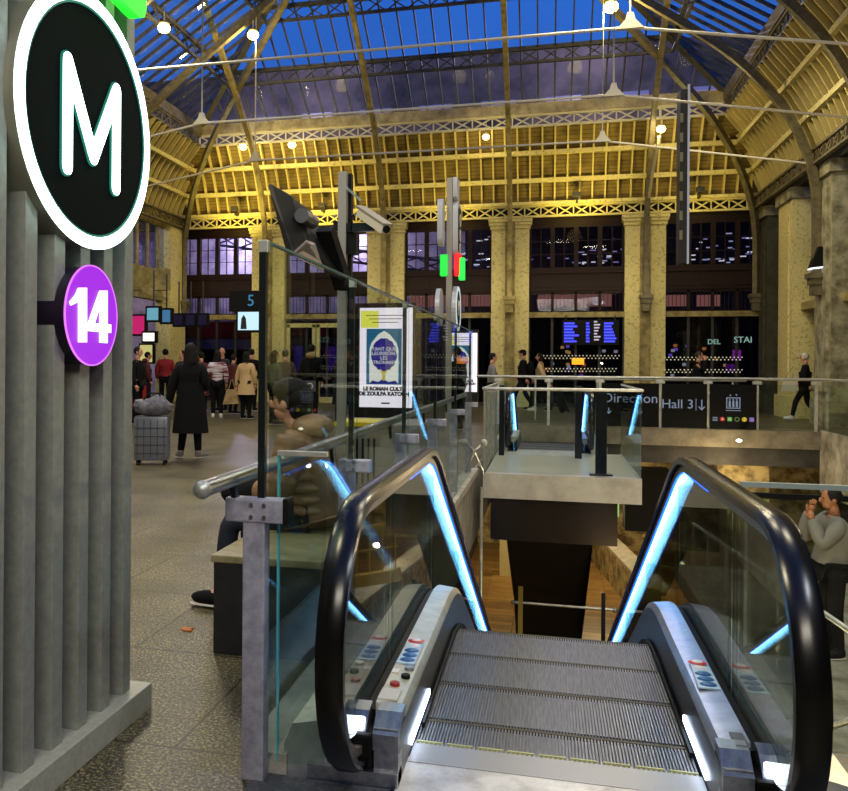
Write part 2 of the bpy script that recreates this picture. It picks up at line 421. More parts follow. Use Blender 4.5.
# skylight: hipped glass roof
ZS, DS, SL = 9.68, 1.3, .64
XC = (XL+XR)/2; HW = (XR-XL)/2-DS
YH = YB-DS-HW; ZR = ZS+SL*HW
def roofpt(side, s, d):
    """d: plan distance inward from the skylight edge, s: coordinate along the edge"""
    z = ZS+SL*d
    return {'b': (s, YB-DS-d, z), 'r': (XR-DS-d, s, z), 'l': (XL+DS+d, s, z)}[side]
skyframe = mat('skylight_frame', (72, 70, 66), .5, nscale=5, rgb2=(46, 44, 42))
for wi, side in enumerate(('b', 'r', 'l')):
    if side == 'b': L0, L1 = XL+DS, XR-DS
    else: L0, L1 = -10.0, YB-DS
    a = MB(); st = .49; m = int((L1-L0)/st)
    def maxd(s):
        if side == 'b': return min(s-L0, L1-s, HW)
        return min(L1-s, HW)
    for k in range(m+1):
        s = L0+(L1-L0)*k/m; md = maxd(s)
        if md > .2: a.beam(roofpt(side, s, 0), roofpt(side, s, md), .045, .09)
    w = struct('window_%d' % (16+wi), a, skyframe)
    # purlin trusses
    p = MB()
    for dd in (1.75, 3.6, 5.4, 7.2):
        s0, s1 = (L0+dd, L1-dd) if side == 'b' else (L0, L1-dd)
        q0 = Vector(roofpt(side, s0, dd)); q1 = Vector(roofpt(side, s1, dd)); dn = Vector((0, 0, -.42))
        p.beam(q0, q1, .12, .12); p.beam(q0+dn, q1+dn, .09, .08)
        n = max(1, round((q1-q0).length/.62))
        for k in range(n):
            u0 = q0.lerp(q1, k/n); u1 = q0.lerp(q1, (k+1)/n)
            p.beam(u0, u1+dn, .04, .03); p.beam(u0+dn, u1, .04, .03)
    p.build('purlin', skyframe, w)
    g = MB()
    if side == 'b': g.add([roofpt('b', L0, 0), roofpt('b', L1, 0), roofpt('b', L1-HW, HW), roofpt('b', L0+HW, HW)], [(0, 1, 2, 3)])
    else: g.add([roofpt(side, L0, 0), roofpt(side, L1, 0), roofpt(side, L1-HW, HW), roofpt(side, L0, HW)], [(0, 1, 2, 3)])
    go = g.build('pane', sky_glass, w); go.location.z = .06
hip = MB().beam((XL+DS, YB-DS, ZS), (XC, YH, ZR), .2, .3).beam((XR-DS, YB-DS, ZS), (XC, YH, ZR), .2, .3).beam((XC, YH, ZR), (XC, -10, ZR), .2, .3)
struct('trim_18', hip, skyframe)
# arch ribs
PROF = [(0, 3.6), (0.0, 5.0), (.04, 5.8), (.2, 6.5), (.55, 7.35), (1.05, 8.1), (1.8, 8.95), (2.8, 9.75), (4.0, 10.6), (5.6, 11.75), (7.4, 13.0), (8.6, 13.85)]
def rib(x, y, dx, dy, label, scale=1.0, m=None, base=4.3):
    t = wthing('arch_rib', label, 'arch rib', 'arch ribs of the hall roof')
    a = MB(); pts = [Vector((x+dx*d*scale, y+dy*d*scale, z)) for d, z in PROF if z >= 3]
    # smooth a little
    for _ in range(2):
        q = [pts[0]]
        for i in range(len(pts)-1): q += [pts[i]*.75+pts[i+1]*.25, pts[i]*.25+pts[i+1]*.75]
        q.append(pts[-1]); pts = q
    side = Vector((dx, dy, 0)).cross(Vector((0, 0, 1))).normalized()
    rows = []
    for i, p in enumerate(pts):
        d = (pts[min(i+1, len(pts)-1)]-pts[max(i-1, 0)]).normalized(); n = side.cross(d).normalized()
        rows.append([p+side*.075+n*.09, p-side*.075+n*.09, p-side*.075-n*.09, p+side*.075-n*.09])
    a.sweep(rows); a.build('rib', m or iron, t, smooth=True)
    b = MB(); c = Vector((x, y, base))
    b.box(x-.2, y-.2, 3.5, x+.2, y+.2, 3.62).box(x-.16, y-.16, 3.35, x+.16, y+.16, 3.5).box(x-.12, y-.12, 3.1, x+.12, y+.12, 3.35)
    b.build('bracket', m or iron, t)
    settle(t, (x, y, 3.1)); return t
ys = YB-.55
for i, nm in enumerate(('leftmost of the back wall, above the departure board', 'behind the security camera', 'rising behind the two walkers', 'above the blue train board')):
    rib((BAY[i][1]+BAY[i+1][0])/2, ys, 0, -1, 'curved iron rib on back wall pillar, '+nm, m=cream if i != 3 else iron)
rib(XR-.25, YB-.35, -1, -1, 'curved iron corner rib where back wall meets right wall')
rib(XL+.3, YB-.35, 1, -1, 'curved iron corner rib where back wall meets left wall')
for k, yy in enumerate((22.6, 18.8, 15.1)):
    rib(XR-.25, yy, -1, 0, 'curved iron arch rib springing from the right wall, %s' % ('nearest the back wall', 'second from the back wall', 'third from the back wall')[k])
    rib(XL+.3, yy, 1, 0, 'curved iron arch rib springing from the left wall, %s' % ('nearest the back wall', 'second from the back wall', 'third from the back wall')[k])
# tie rods with hangers
for k, yy in enumerate((22.6, 18.8, 15.1)):
    t = wthing('tie_rod', 'pale iron tie rod across the hall with two hangers, %s' % ('lowest and farthest in view', 'middle one', 'topmost and nearest')[k], 'tie rod', 'tie rods of the roof')
    zn = 7.08; n0 = XC-4.65; n1 = XC+4.65
    MB().tube([(XL+.4, yy, 6.25), (n0, yy, zn), (n1, yy, zn), (XR-.35, yy, 6.25)], .028, 8).build('rod', rodm, t)
    for xx in (n0, n1):
        MB().prismY([(xx-.22, zn-.03), (xx+.22, zn-.03), (xx+.08, zn+.12), (xx+.05, zn+.24), (xx-.05, zn+.24), (xx-.08, zn+.12)], yy-.05, yy+.05).build('node_plate', rodm, t)
        MB().cyl((xx, yy, zn), (xx, yy, 11.2), .018, 6).build('hanger', rodm, t)
    settle(t, (XC, yy, 6.25))
# side walls
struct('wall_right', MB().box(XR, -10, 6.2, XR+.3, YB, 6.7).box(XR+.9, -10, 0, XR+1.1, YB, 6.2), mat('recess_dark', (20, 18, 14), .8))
for (y0, y1, tn) in ((27.9, 28.9, 'slim, in the corner'), (25.2, 26.6, 'broad, behind the person in a white cap'), (21.9, 23.2, 'largest, at the right edge'),):
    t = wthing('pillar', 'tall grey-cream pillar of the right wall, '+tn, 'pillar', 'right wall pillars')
    MB().box(XR-.12, y0, 0, XR+.9, y1, 6.0).box(XR-.2, y0-.06, 0, XR+.9, y1+.06, .6).box(XR-.16, y0+.25, .8, XR-.12, y1-.25, 5.6).build('shaft', greyP if y0 < 25 else (mat('pilaster_recess_dark', (74, 72, 52), .7, nscale=4, rgb2=(46, 44, 30)) if y0 > 27 else creamP), t)  # corner pilaster darkened: the shade of a recess put into its colour
    MB().box(XR-.2, y0-.08, 5.9, XR+.5, y1+.08, 6.2).build('capital', greyP, t)
    settle(t, (XR, (y0+y1)/2, 0))
struct('wall_right', MB().box(XR+.1, 23.2, 2.9, XR+.3, 25.2, 3.1).box(XR+.1, 10, 2.9, XR+.3, 21.9, 3.1), cream)
for yy in (18.8, 15.1):
    for sx, X in ((1, XR), (-1, XL)):
        t = wthing('pillar', '%s wall pillar out past the frame edge, %s' % ('right' if sx > 0 else 'left', 'fourth from the back' if yy > 16 else 'fifth from the back'), 'pillar', 'right wall pillars' if sx > 0 else 'left wall pillars')
        MB().box(X-.2, yy-.45, 0, X+.5, yy+.45, 6.2).box(X-.26, yy-.5, 0, X+.55, yy+.5, .6).build('shaft', creamP, t); settle(t, (X, yy, 0))
struct('wall_shop', MB().box(-3.2, 31.6, 0, 8, 31.75, 3.05), mat('shop_dark', (18, 14, 16), .8))
# left wall: bright clerestory above a cream beam
wl = MB()
for k in range(22): wl.box(XL-.05, 12+k*.75, 4.45, XL+.05, 12.1+k*.75, 6.25)
wl.box(XL-.05, 6, 4.4, XL+.08, YB, 4.6).box(XL-.05, 6, 6.1, XL+.08, YB, 6.3)
w = struct('window_19', wl, cream)
MB().box(XL-.02, 6, 4.5, XL-.01, YB, 6.2).build('pane', glass_d, w)
struct('wall_left', MB().box(XL-.3, -10, 3.55, XL, YB, 4.4).box(XL-.3, -10, 6.2, XL, YB, 6.7), cream)
struct('wall_left', MB().box(XL-3.2, -10, 0, XL-3, YB, 6), mat('shop_back', (96, 70, 60), .7))
for (y0, y1, tn) in ((27.6, 28.9, 'in the far corner'), (22.0, 23.0, 'beside the shops')):
    t = wthing('pillar', 'cream pillar of the left wall, '+tn, 'pillar', 'left wall pillars')
    MB().box(XL-.3, y0, 0, XL+.25, y1, 6.2).box(XL-.3, y0-.05, 0, XL+.3, y1+.05, .6).build('shaft', creamP, t)
    settle(t, (XL, (y0+y1)/2, 0))
# exterior beyond the windows: neighbouring train hall
outer = mat('outer_wall', (205, 192, 200), .8, nscale=1.2, rgb2=(140, 124, 150))  # lavender light in the train hall put into the wall colour
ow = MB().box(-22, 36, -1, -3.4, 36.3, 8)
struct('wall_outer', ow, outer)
struct('wall_outer', MB().box(-3.4, 36, -1, 14, 36.3, 8), mat('outer_wall_unlit', (54, 46, 52), .8, nscale=1.5, rgb2=(20, 16, 20)))  # unlit half of the same wall, its darkness put into the colour
struct('wall_front', MB().box(XL-6, -10.3, 0, XR+1, -10, 15), conc)
struct('wall_outer', MB().box(XL-6, -10, -1, XL-5.8, 36, 9), outer)
struct('ceiling', MB().box(-22, YB+.6, 7.4, 14, 36.3, 7.6), conc_d)
ot = MB()
for k in range(9): ot.beam((-14+k*1.1, 34.5, 7.0-k*.16), (-12.9+k*1.1, 34.5, 6.84-k*.16), .12, .12).beam((-14+k*1.1, 34.5, 6.5-k*.16), (-12.9+k*1.1, 34.5, 6.34-k*.16), .1, .1).beam((-14+k*1.1, 34.5, 6.5-k*.16), (-12.9+k*1.1, 34.5, 6.84-k*.16), .06).beam((-14+k*1.1, 34.5, 7.0-k*.16), (-12.9+k*1.1, 34.5, 6.34-k*.16), .06)
tag(ot.build('roof_truss', mat('violet_iron', (58, 50, 88), .6)), 'sloping violet-grey lattice truss seen through the upper left windows', 'truss')
# distant building seen through the back skylight
bl = wthing('building', 'dim long building with faint lit windows beyond the glass roof', 'building')
MB().box(-26, 47, 0, 26, 55, 18.3).build('wall', mat('far_building', (112, 96, 86), .9, nscale=.3, rgb2=(42, 36, 34)), bl)
for k in range(14):
    MB().box(-24+k*3.4, 46.9, 15.0, -22.2+k*3.4, 47, 15.7).build('lit_window', emis('far_window', (150, 140, 190), .6), bl)
settle(bl, (0, 50, 0))
# ================================================================== ESCALATOR
YBEND, SLP = 4.2, math.tan(R_(27))
def zp(y, yb=YBEND, r=.55):
    if y <= yb: return 0.0
    if y <= yb+r: return -SLP*(y-yb)**2/(2*r)
    return -SLP*(y-yb-r/2)
NOSE_Y, NOSE_Z, NR = 2.86, .50, .46
def hand_path(off, ymax, n=18):
    """handrail loop offset inward by off; list of (y,z)"""
    r = NR-off; out = [(2.90, NOSE_Z-r)]
    for i in range(n+1):
        a = -PI/2 - PI*i/n
        out.append((NOSE_Y+r*math.cos(a), NOSE_Z+r*math.sin(a)))
    y = 3.1
    while y < ymax+.4:
        sl = 1.0 if y < 4.4 else 1.0/math.cos(R_(27))
        k = min(1, max(0, (y-4.4)/.4)); dz = off*(1+(1/math.cos(R_(27))-1)*k)
        out.append((y, NOSE_Z+NR-dz+zp(y, 4.36, .45)))
        y += .09 if 4.1 < y < 5.1 else .35
    return out
deck_l = mat('deck_warm_lit', (186, 182, 158), .4, .35, nscale=9, rgb2=(158, 154, 132))  # left deck: warm light put into the metal's colour
deck_r = mat('deck_cool_lit', (158, 160, 174), .35, .55, nscale=9, rgb2=(132, 134, 148))  # right deck, same metal: cooler light put into the colour
skirtm = mat('skirt_black', (20, 21, 27), .3, .3)
tread = mat('tread_aluminium', (118, 120, 124), .42, .5, nscale=30, rgb2=(78, 80, 86), stretch=(4, .3, 1))
yell = mat('demarcation_yellow', (58, 52, 24), .6)
def step_mesh(w, n, gap):
    a = MB(); pitch = 2*w/n
    a.box(-w, 0, -.05, w, .385, -.012)
    for k in range(n): x = -w+pitch*k; a.box(x, 0, -.008, x+pitch*.6, .383, 0)
    a.box(-w, .36, -.22, w, .385, -.05)
    return a
def escalator(oy, label, detail=True, ymax=12.5, xc=.025):
    t = thing('escalator', label, 'escalator', (xc, 3.0+oy, 0))
    O = lambda mb, n, m, par=t, sm=False: (lambda o: (setattr(o, 'location', (0, -3.0, 0)) if par is t else None, o)[1])(mb.build(n, m, par, sm))
    H = .64; SW = .497
    for s in (-1, 1):
        hp = hand_path(0, ymax); n = len(hp)
        # rubber handrail, C-shaped section
        rows = []
        def sec(path_o, path_i, hw):
            a = MB(); rr = []
            for (yo, zo), (yi, zi) in zip(path_o, path_i):
                yd, zd = yi-yo, zi-zo
                rr.append([(s*H-hw, yi, zi), (s*H-hw, yo+yd*.3, zo+zd*.3), (s*H-hw*.6, yo, zo), (s*H+hw*.6, yo, zo), (s*H+hw, yo+yd*.3, zo+zd*.3), (s*H+hw, yi, zi)])
            return a.sweep(rr)
        p0 = hand_path(0, ymax); p1 = hand_path(.036, ymax); p2 = hand_path(.075, ymax); p3 = hand_path(.084, ymax)
        O(sec(p0, p1, .043), 'handrail', rubber, sm=True)
        O(sec(p1, p2, .024), 'handrail_guide', steel if False else mat('guide_grey', (120, 112, 104), .35, .6), sm=True)
        k0 = next(i for i, q in enumerate(p2) if q[0] > 3.7 and q[1] > .3)
        l = O(sec(p2[k0:], p3[k0:], .011), 'led_strip', led); l['label'] = 'glowing white light strip under the handrail'
        p2b = hand_path(.077, ymax); p3b = hand_path(.081, ymax)  # blue fringe of the strip's glow, built as an emitting band
        l = O(sec(p2b[k0:], p3b[k0:], .023), 'led_diffuser', led_b); l['label'] = 'blue glowing edge of the light strip'
        if s < 0: O(sec(p2b[9:15], p3b[9:15], .02), 'led_diffuser', led_b)
        # glass: cut into panes between deck and handrail
        def top(y):
            pts = p2[1:]
            best = None
            for (a, b), (c, d) in zip(pts, pts[1:]):
                if a <= y <= c and (b > .4 or a > 3): best = b+(d-b)*(y-a)/(c-a) if c > a else b
            return best
        cuts = [2.74, 3.45, 4.75, 6.2, 7.7, 9.2, 10.7, 12.2]
        first = True
        for a, b in zip(cuts, cuts[1:]):
            if b > ymax: break
            N = 8; yy = [a+.006+(b-a-.012)*k/N for k in range(N+1)]
            poly = [(y, zp(y)+.17) for y in yy] + [(y, top(y)-.005) for y in reversed(yy)]
            if first:
                arc = [(yy2, zz) for yy2, zz in p2[2:] if yy2 < a+.0 and zz > .18]
                poly = [(y, zp(y)+.17) for y in yy] + [(y, top(y)-.005) for y in reversed(yy)] + [(q[0]+.003, q[1]) for q in reversed(arc)]
                first = False
            O(MB().prismX(poly, s*H-.006, s*H+.006), 'glass_panel', glass_b)
        # decks swept along the profile
        ys_ = [2.78+i*.12 for i in range(int((ymax-2.78)/.12))]
        def strip(pts, y0=2.78):
            rr = []
            for y in ys_:
                if y < y0: continue
                rr.append([(s*x, y, zp(y, 4.35, .7)+z) for x, z in pts])
            return MB().sweep(rr)
        O(strip([(SW-.005, .185), (SW+.012, .215), (H-.045, .225), (H-.045, .13), (SW, .12)], 2.88), 'inner_deck', deck_l if s < 0 else deck_r, sm=True)
        O(strip([(H-.045, .2), (H-.008, .2), (H-.008, .12), (H-.045, .12)], 2.88), 'glass_seal', black)
        O(strip([(H+.008, .2), (H+.03, .21), (H+.22, .17), (H+.25, .1), (H+.25, -.25), (H+.008, -.25)]), 'outer_deck', steel_p, sm=True)
        O(strip([(SW-.005, .185), (SW, -.22), (SW+.03, -.22), (SW+.03, .16)]), 'skirt', skirtm)
        if detail:
            # newel casing: sloped front facets, inlet box and base
            base = MB().prismX([(2.77, 0), (2.84, 0), (2.84, .2), (2.77, .19)], s*(SW-.004), s*(H-.065))
            base.box(s*(SW-.004), 2.755, 0, s*(H+.16), 2.84, .05)
            base.prismX([(2.79, 0), (2.84, 0), (2.84, .17), (2.79, .12)], s*(H+.055), s*(H+.16))
            O(base, 'newel_base', steel, sm=True)
            c = MB().prismX([(2.762, .12), (2.80, .19), (2.90, .20), (2.90, .229), (2.83, .228), (2.758, .175)], s*(SW-.006), s*(H-.062))
            O(c, 'newel_cap', steel)
            O(MB().bevbox(s*(H-.058), 2.78, .05, s*(H+.05), 2.92, .16, .01), 'handrail_inlet', black)
            O(MB().prismX([(2.80, .16), (2.92, .16), (2.92, .22), (2.86, .21)], s*(H-.03), s*(H+.06)), 'handrail_shroud', steel)
            lt = O(MB().bevbox(s*H-.022, 2.800, .163, s*H+.022, 2.85, .195, .008), 'direction_lamp', emis('white_lamp', (225, 235, 255), 7))
            lt['label'] = 'small white lamp at the foot of the glass'
            O(MB().bevbox(s*(SW-.012), 3.02, .035, s*(SW-.004), 3.5, .062, .003), 'skirt_light', emis('skirt_lamp', (205, 225, 255), 8))
            O(strip([(SW-.022, .0), (SW-.012, .0), (SW-.012, .02), (SW-.022, .02)], 3.2), 'skirt_brush', black)
    # steps
    w = SW-.006; y = 3.13-.16; first = None; k = 0
    while y < (9.0 if detail else 7.0):
        z = -.0+zp(y+.2, 4.25, .5)
        if first is None:
            st = step_mesh(w, 84 if detail else 20, 0).build('step', tread, t); first = st
            yl = MB().box(-w, .366, -.012, w, .384, .0015).build('edge_line', yell, st)
            for q in range(62): pass
        else:
            st = copy_tree(first, t)
        st.location = (0, y-3.0, z-.004); y += .404; k += 1
    # comb and floor plate
    cb = MB()
    for q in range(60):
        x = -w+2*w*q/60; cb.box(x, 3.10, -.004, x+.006, 3.135, .003)
    cb.box(-w, 2.96, -.03, w, 3.11, .006)
    O(cb, 'comb', mat('comb_metal', (150, 150, 150), .45, .5))
    if detail:
        y2 = MB()
        for q in range(9): y2.box(-w+2*w*q/9+.008, 3.128, -.002, -w+2*w*(q+1)/9-.008, 3.136, .007)
        c = O(y2, 'comb_edge', mat('comb_yellow', (176, 176, 120), .5)); c['label'] = 'pale yellow comb edge in short segments'
    O(MB().box(-w-.01, 2.2, -.05, w+.01, 3.0, .004), 'floor_plate', mat('landing_plate', (205, 203, 200), .45, .35, nscale=7, rgb2=(150, 148, 146), contrast=(.3, .6)))
    # truss casing below
    tr = MB().prismX([(2.9, -.05), (4.3, -.25), (4.9, -.45), (ymax, zp(ymax)-.25), (ymax, zp(ymax)-1.2), (5.0, -1.2), (3.6, -.85), (2.9, -.85)], -H-.2, H+.2)
    O(tr, 'truss_casing', mat('truss_black', (13, 12, 12), .25, .4))
    return t
esc = escalator(0, 'descending escalator in the foreground with grey grooved steps and glowing blue handrail strips')
# stickers and buttons on the near decks (parts of the escalator)
def deck_disc(x, y, r, m, name, sx=1.0, h=.003):
    o = MB().ell((x, y-3.0, .2265 if abs(x) > .5 else .222), (r*sx, r, h), 16, 4).build(name, m, esc); return o
blue1 = mat('sticker_blue', (24, 84, 140), .4); blue2 = mat('sticker_pale', (170, 196, 214), .4); redw = mat('sticker_red', (190, 50, 50), .4); whit = mat('sticker_white', (220, 210, 205), .4)
for s in (-1, 1):
    x0 = s*.555
    ypos = 3.38 if s < 0 else 3.42
    MB().prismZ([(x0-.04, ypos-.08-3), (x0+.035, ypos-.08-3), (x0+.035, ypos+.16-3), (x0-.03, ypos+.17-3)], .2225, .2275).build('sticker_sheet', blue2, esc)
    for k in range(3): deck_disc(x0-s*.0, ypos-.04+k*.055, .026, blue1, 'sticker', 1.25, .008)
    o = deck_disc(x0, ypos+.2, .03, redw, 'sticker', 1.2, .006); o['label'] = 'round red-edged sticker'
    deck_disc(x0, ypos+.2, .022, whit, 'sticker_centre', 1.2, .009)
    deck_disc(x0, ypos+.14, .022, whit, 'sticker', 1.2, .006)
o = MB().cyl((-.56, .08, .215), (-.56, .08, .232), .018, 14).build('stop_button', mat('button_red', (150, 30, 24), .3), esc); o['label'] = 'red stop button'
MB().cyl((-.535, .17, .215), (-.535, .17, .231), .017, 14).build('key_switch', black, esc)
MB().cyl((-.535, .26, .215), (-.535, .26, .230), .018, 14).build('key_switch', steel, esc)
MB().box(-.592, .19, .2225, -.565, .23, .2285).build('label_plate', whit, esc)
MB().box(-.595, -.07, .2225, -.525, .03, .2285).build('label_plate', mat('plate_pale', (196, 194, 184), .4), esc)
MB().box(.545, -.15, .2225, .585, -.04, .2285).build('label_plate', mat('plate_grey', (84, 84, 88), .4), esc)
escalator(11.28, 'far escalator beyond the landing, seen end on, its handrails lit by two vertical blue strips', detail=False, ymax=11)
# floor plates beside the escalator
cq = mat('chequer_plate', (120, 122, 128), .4, .7, nscale=60, rgb2=(80, 80, 86), bump=.6)
tag(MB().box(-.95, 2.2, 0, -.49, 2.75, .004).build('tread_plate', cq), 'patterned metal floor plate between the barrier post and the left handrail foot', 'floor plate')
tag(MB().box(.56, 2.2, 0, 1.1, 2.75, .004).build('tread_plate', cq), 'patterned metal floor plate in front of the right handrail foot', 'floor plate')

# ================================================================== GLASS BARRIER (left of the escalator)
BX = -.93
bar = wthing('glass_barrier', 'tall glass barrier left of the escalator with black rods and a round steel handrail', 'barrier')
rods = [2.72, 4.06, 5.64, 7.25, 8.9, 10.6]
for i, y in enumerate(rods):
    p = MB().bevbox(BX-.058, y-.03, .0, BX+.020, y+.03, .93, .006)
    p.bevbox(BX-.12, y-.035, .865, BX+.10, y+.025, .945, .006) if i == 0 else p.bevbox(BX-.03, y-.035, .87, BX+.10, y+.025, .93, .006)
    post = p.build('post', alu, bar); post['label'] = 'scuffed pale metal post with a T-shaped top'
    sc = MB()
    for zz in (.885, .925):
        for xx in (-.025, .02): sc.cyl((BX+xx, y-.036, zz), (BX+xx, y-.042, zz), .007, 10)
    sc.build('bolt', steel, post)
    if i == 0: MB().bevbox(BX+.085, y-.04, .86, BX+.104, y+.03, .95, .003).build('end_pad', black, post)
    r = MB().box(BX-.012, y-.012, .93, BX+.012, y+.012, 1.8)
    ro = r.build('rod', mat('rod_black_green', (10, 18, 18), .3), bar); ro['label'] = 'thin black upright rod'
    MB().bevbox(BX-.014, y-.014, 1.77, BX+.02, y+.014, 1.812, .003).build('clamp', steel_p, ro)
for y0, y1 in zip(rods, rods[1:]):
    MB().box(BX+.022, y0+.006, .07, BX+.034, y1-.006, 1.8).build('glass_panel', glass_bar, bar)
    MB().box(BX+.020, y0+.006, 1.795, BX+.036, y1-.006, 1.803).build('top_edge', mat('glass_edge', (90, 120, 116), .2), bar)
TX = -1.02
MB().tube([(TX, 2.43, 1.01), (TX, 10.9, 1.01)], .026, 18, cap=True).build('handrail', steel, bar, smooth=True)
MB().ell((TX, 2.42, 1.01), (.029, .026, .029), 18, 10).build('handrail_cap', steel_p, bar, smooth=True)
for y in rods: MB().beam((TX, y-.03, .985), (BX-.09, y, .9), .018, .03).build('handrail_bracket', darksteel, bar)
# front pane between barrier and escalator
MB().box(-.885, 2.76, .04, -.72, 2.772, 1.09).build('front_panel', glass_bar, bar)
MB().box(-.888, 2.758, .04, -.882, 2.774, 1.09).build('panel_edge', mat('glass_edge_cyan', (70, 160, 170), .2), bar)
MB().box(-.888, 2.752, 1.085, -.715, 2.778, 1.10).build('panel_cap', steel_p, bar)
settle(bar, (BX, 2.72, 0))

# bench
b = wthing('bench', 'low dark box bench with stone-coloured top, behind the metal barrier post', 'bench')
MB().bevbox(-1.55, 3.82, 0, -1.02, 4.95, .44, .008).build('base', mat('bench_side', (34, 32, 34), .6, nscale=12, rgb2=(22, 20, 22)), b)
MB().bevbox(-1.56, 3.81, .44, -1.01, 4.96, .475, .006).build('top', mat('bench_top', (150, 140, 104), .5, nscale=9, rgb2=(110, 100, 70)), b)
settle(b, (-1.28, 4.4, 0))

# ================================================================== LANDING (platform)
lp = wthing('landing', 'steel-edged landing between the escalators with dotted floor tiles and a railing', 'landing')
MB().box(-.77, 11.0, -.05, 1.10, 14.0, 0).build('deck', mat('landing_tile', (206, 202, 188), .38, .1, nscale=60, rgb2=(112, 110, 100)), lp)
MB().box(-.79, 10.97, -.30, 1.12, 11.0, .01).box(1.09, 11.0, -.30, 1.12, 14.0, .01).build('fascia', mat('fascia_grey', (176, 174, 164), .6, .0, nscale=3, rgb2=(148, 145, 136)), lp)
MB().box(-.7, 11.1, -.85, .85, 13.2, -.30).build('soffit', mat('soffit_steel', (70, 62, 54), .22, .85), lp)
rl = MB().tube([(-.8, 10.98, 1.09), (1.12, 10.98, 1.09)], .02, 8).tube([(-.79, 11, 1.09), (-.79, 14, 1.09)], .02, 8).tube([(1.12, 11, 1.09), (1.12, 14, 1.09)], .018, 8)
rl.build('railing', steel_p, lp)
for k in range(11):
    MB().cyl((-.79, 11.1+k*.28, .0), (-.79, 11.1+k*.28, 1.09), .009, 6).build('baluster', steel_p, lp)
MB().box(-.76, 10.985, .03, 1.1, 10.995, 1.05).box(1.105, 11, .0, 1.113, 14, 1.05).build('glass_panel', glass, lp)
for px_, y in ((.66, 11.3),):
    MB().bevbox(px_-.07, y-.03, 0, px_+.07, y+.03, 1.07, .006).bevbox(px_-.14, y-.07, 0, px_+.14, y+.07, .02, .004).build('post', darksteel, lp)
MB().bevbox(.40, 13.2, 0, .50, 13.3, 1.08, .006).build('post', darksteel, lp)
MB().bevbox(-.72, 13.3, 0, -.64, 13.4, 1.08, .006).build('post', darksteel, lp)
MB().prismX([(12, -.85), (18, -4.2), (18, -5), (13.2, -.85)], -.55, .62).build('pier', mat('pier_black', (9, 8, 8), .8), lp)
settle(lp, (.1, 12.5, 0))
# spider clamp holding the barrier glass end
sc_ = wthing('glass_clamp', 'four-armed steel spider clamp at the end of the glass barrier', 'clamp')
c0 = Vector((-.86, 10.45, .35)); a = MB()
for dx, dz in ((-.1, -.28), (.12, -.28), (-.12, .1), (.12, .1)): a.tube([c0, c0+Vector((dx, 0, dz))], .014, 6)
a.build('arms', steel, sc_)
for dx, dz in ((-.12, .1), (.12, .1)): MB().ell(c0+Vector((dx, -.02, dz)), (.045, .02, .045)).build('pad', steel_p, sc_)
settle(sc_, c0)
# slim pole running down by the landing
tag(MB().cyl((-.72, 9.8, -3.2), (-.72, 9.8, .0), .018, 8).build('pipe', steel_p), 'slim steel pipe dropping from the glass clamp into the opening', 'pipe')

# ================================================================== BRIDGE EDGE with information panels
br = wthing('bridge_railing', 'long steel railing with glass along the far edge of the opening', 'railing')
MB().tube([(-1.6, 20.0, 1.12), (5.6, 20.0, 1.12)], .03, 8).build('handrail', steel_p, br)
MB().tube([(5.6, 20, 1.12), (5.6, 8, 1.12)], .03, 8).build('handrail', steel_p, br)
for x in (-1.1, .02, 1.14, 2.40, 3.38, 4.36, 5.5):
    MB().box(x-.03, 19.98, 0, x+.03, 20.04, 1.08).bevbox(x-.09, 19.96, 1.0, x+.09, 20.06, 1.07, .008).build('post', steel_p, br)
for y in (18.2, 16.2, 14): MB().box(5.57, y-.03, 0, 5.63, y+.03, 1.1).build('post', steel_p, br)
for a0, b0 in ((-1.07, -.01), (.05, 1.11), (4.4, 5.47)): MB().box(a0, 20.0, .06, b0, 20.012, 1.0).build('glass_panel', glass, br)
MB().box(5.595, 8, .06, 5.605, 19.9, 1.0).build('glass_panel', glass, br)
settle(br, (2, 20, 0))
struct('trim_19', MB().box(-1.3, 19.93, -.36, 5.62, 20.0, .02), mat('bridge_fascia', (132, 124, 106), .5, .1, nscale=3, rgb2=(96, 90, 76)))
struct('ceiling', MB().box(-1.3, 20, -.75, 5.6, 21.5, -.36), conc_d)
# second rail behind
br2 = wthing('guard_rail', 'thin double guard rail behind the bridge railing, under the string lights', 'railing')
MB().tube([(-.4, 22.2, 1.05), (4.6, 22.2, 1.05)], .035, 8).tube([(-.4, 22.2, .75), (4.6, 22.2, .75)], .02, 8).build('rail', steel_p, br2)
for x in (-.3, 1.2, 2.7, 4.3): MB().box(x-.02, 22.18, 0, x+.02, 22.22, 1.05).build('post', steel_p, br2)
settle(br2, (2, 22.2, 0))
pb = mat('panel_black', (7, 8, 11), .7, spec=.15); ptx = emis('panel_text', (150, 160, 185), .6)
def info_panel(x0, x1, label, fn):
    t = wthing('information_panel', label, 'sign', None)
    MB().box(x0+.03, 19.90, .04, x1-.03, 19.93, 1.0).build('board', pb, t)
    fn(t, x0, x1); settle(t, ((x0+x1)/2, 19.92, 0))
def f1(t, a, b):
    text('lettering', 'Direction', .30, ptx, t, FRONT(((a+b)/2, 19.895, .66)))
    for dx in (-.32, .33): MB().beam((a+.5+dx, 19.89, .45), (a+.5+dx, 19.89, .32), .02).beam((a+.5+dx, 19.89, .32), (a+.45+dx, 19.89, .38), .02).beam((a+.5+dx, 19.89, .32), (a+.55+dx, 19.89, .38), .02).build('arrow', ptx, t)
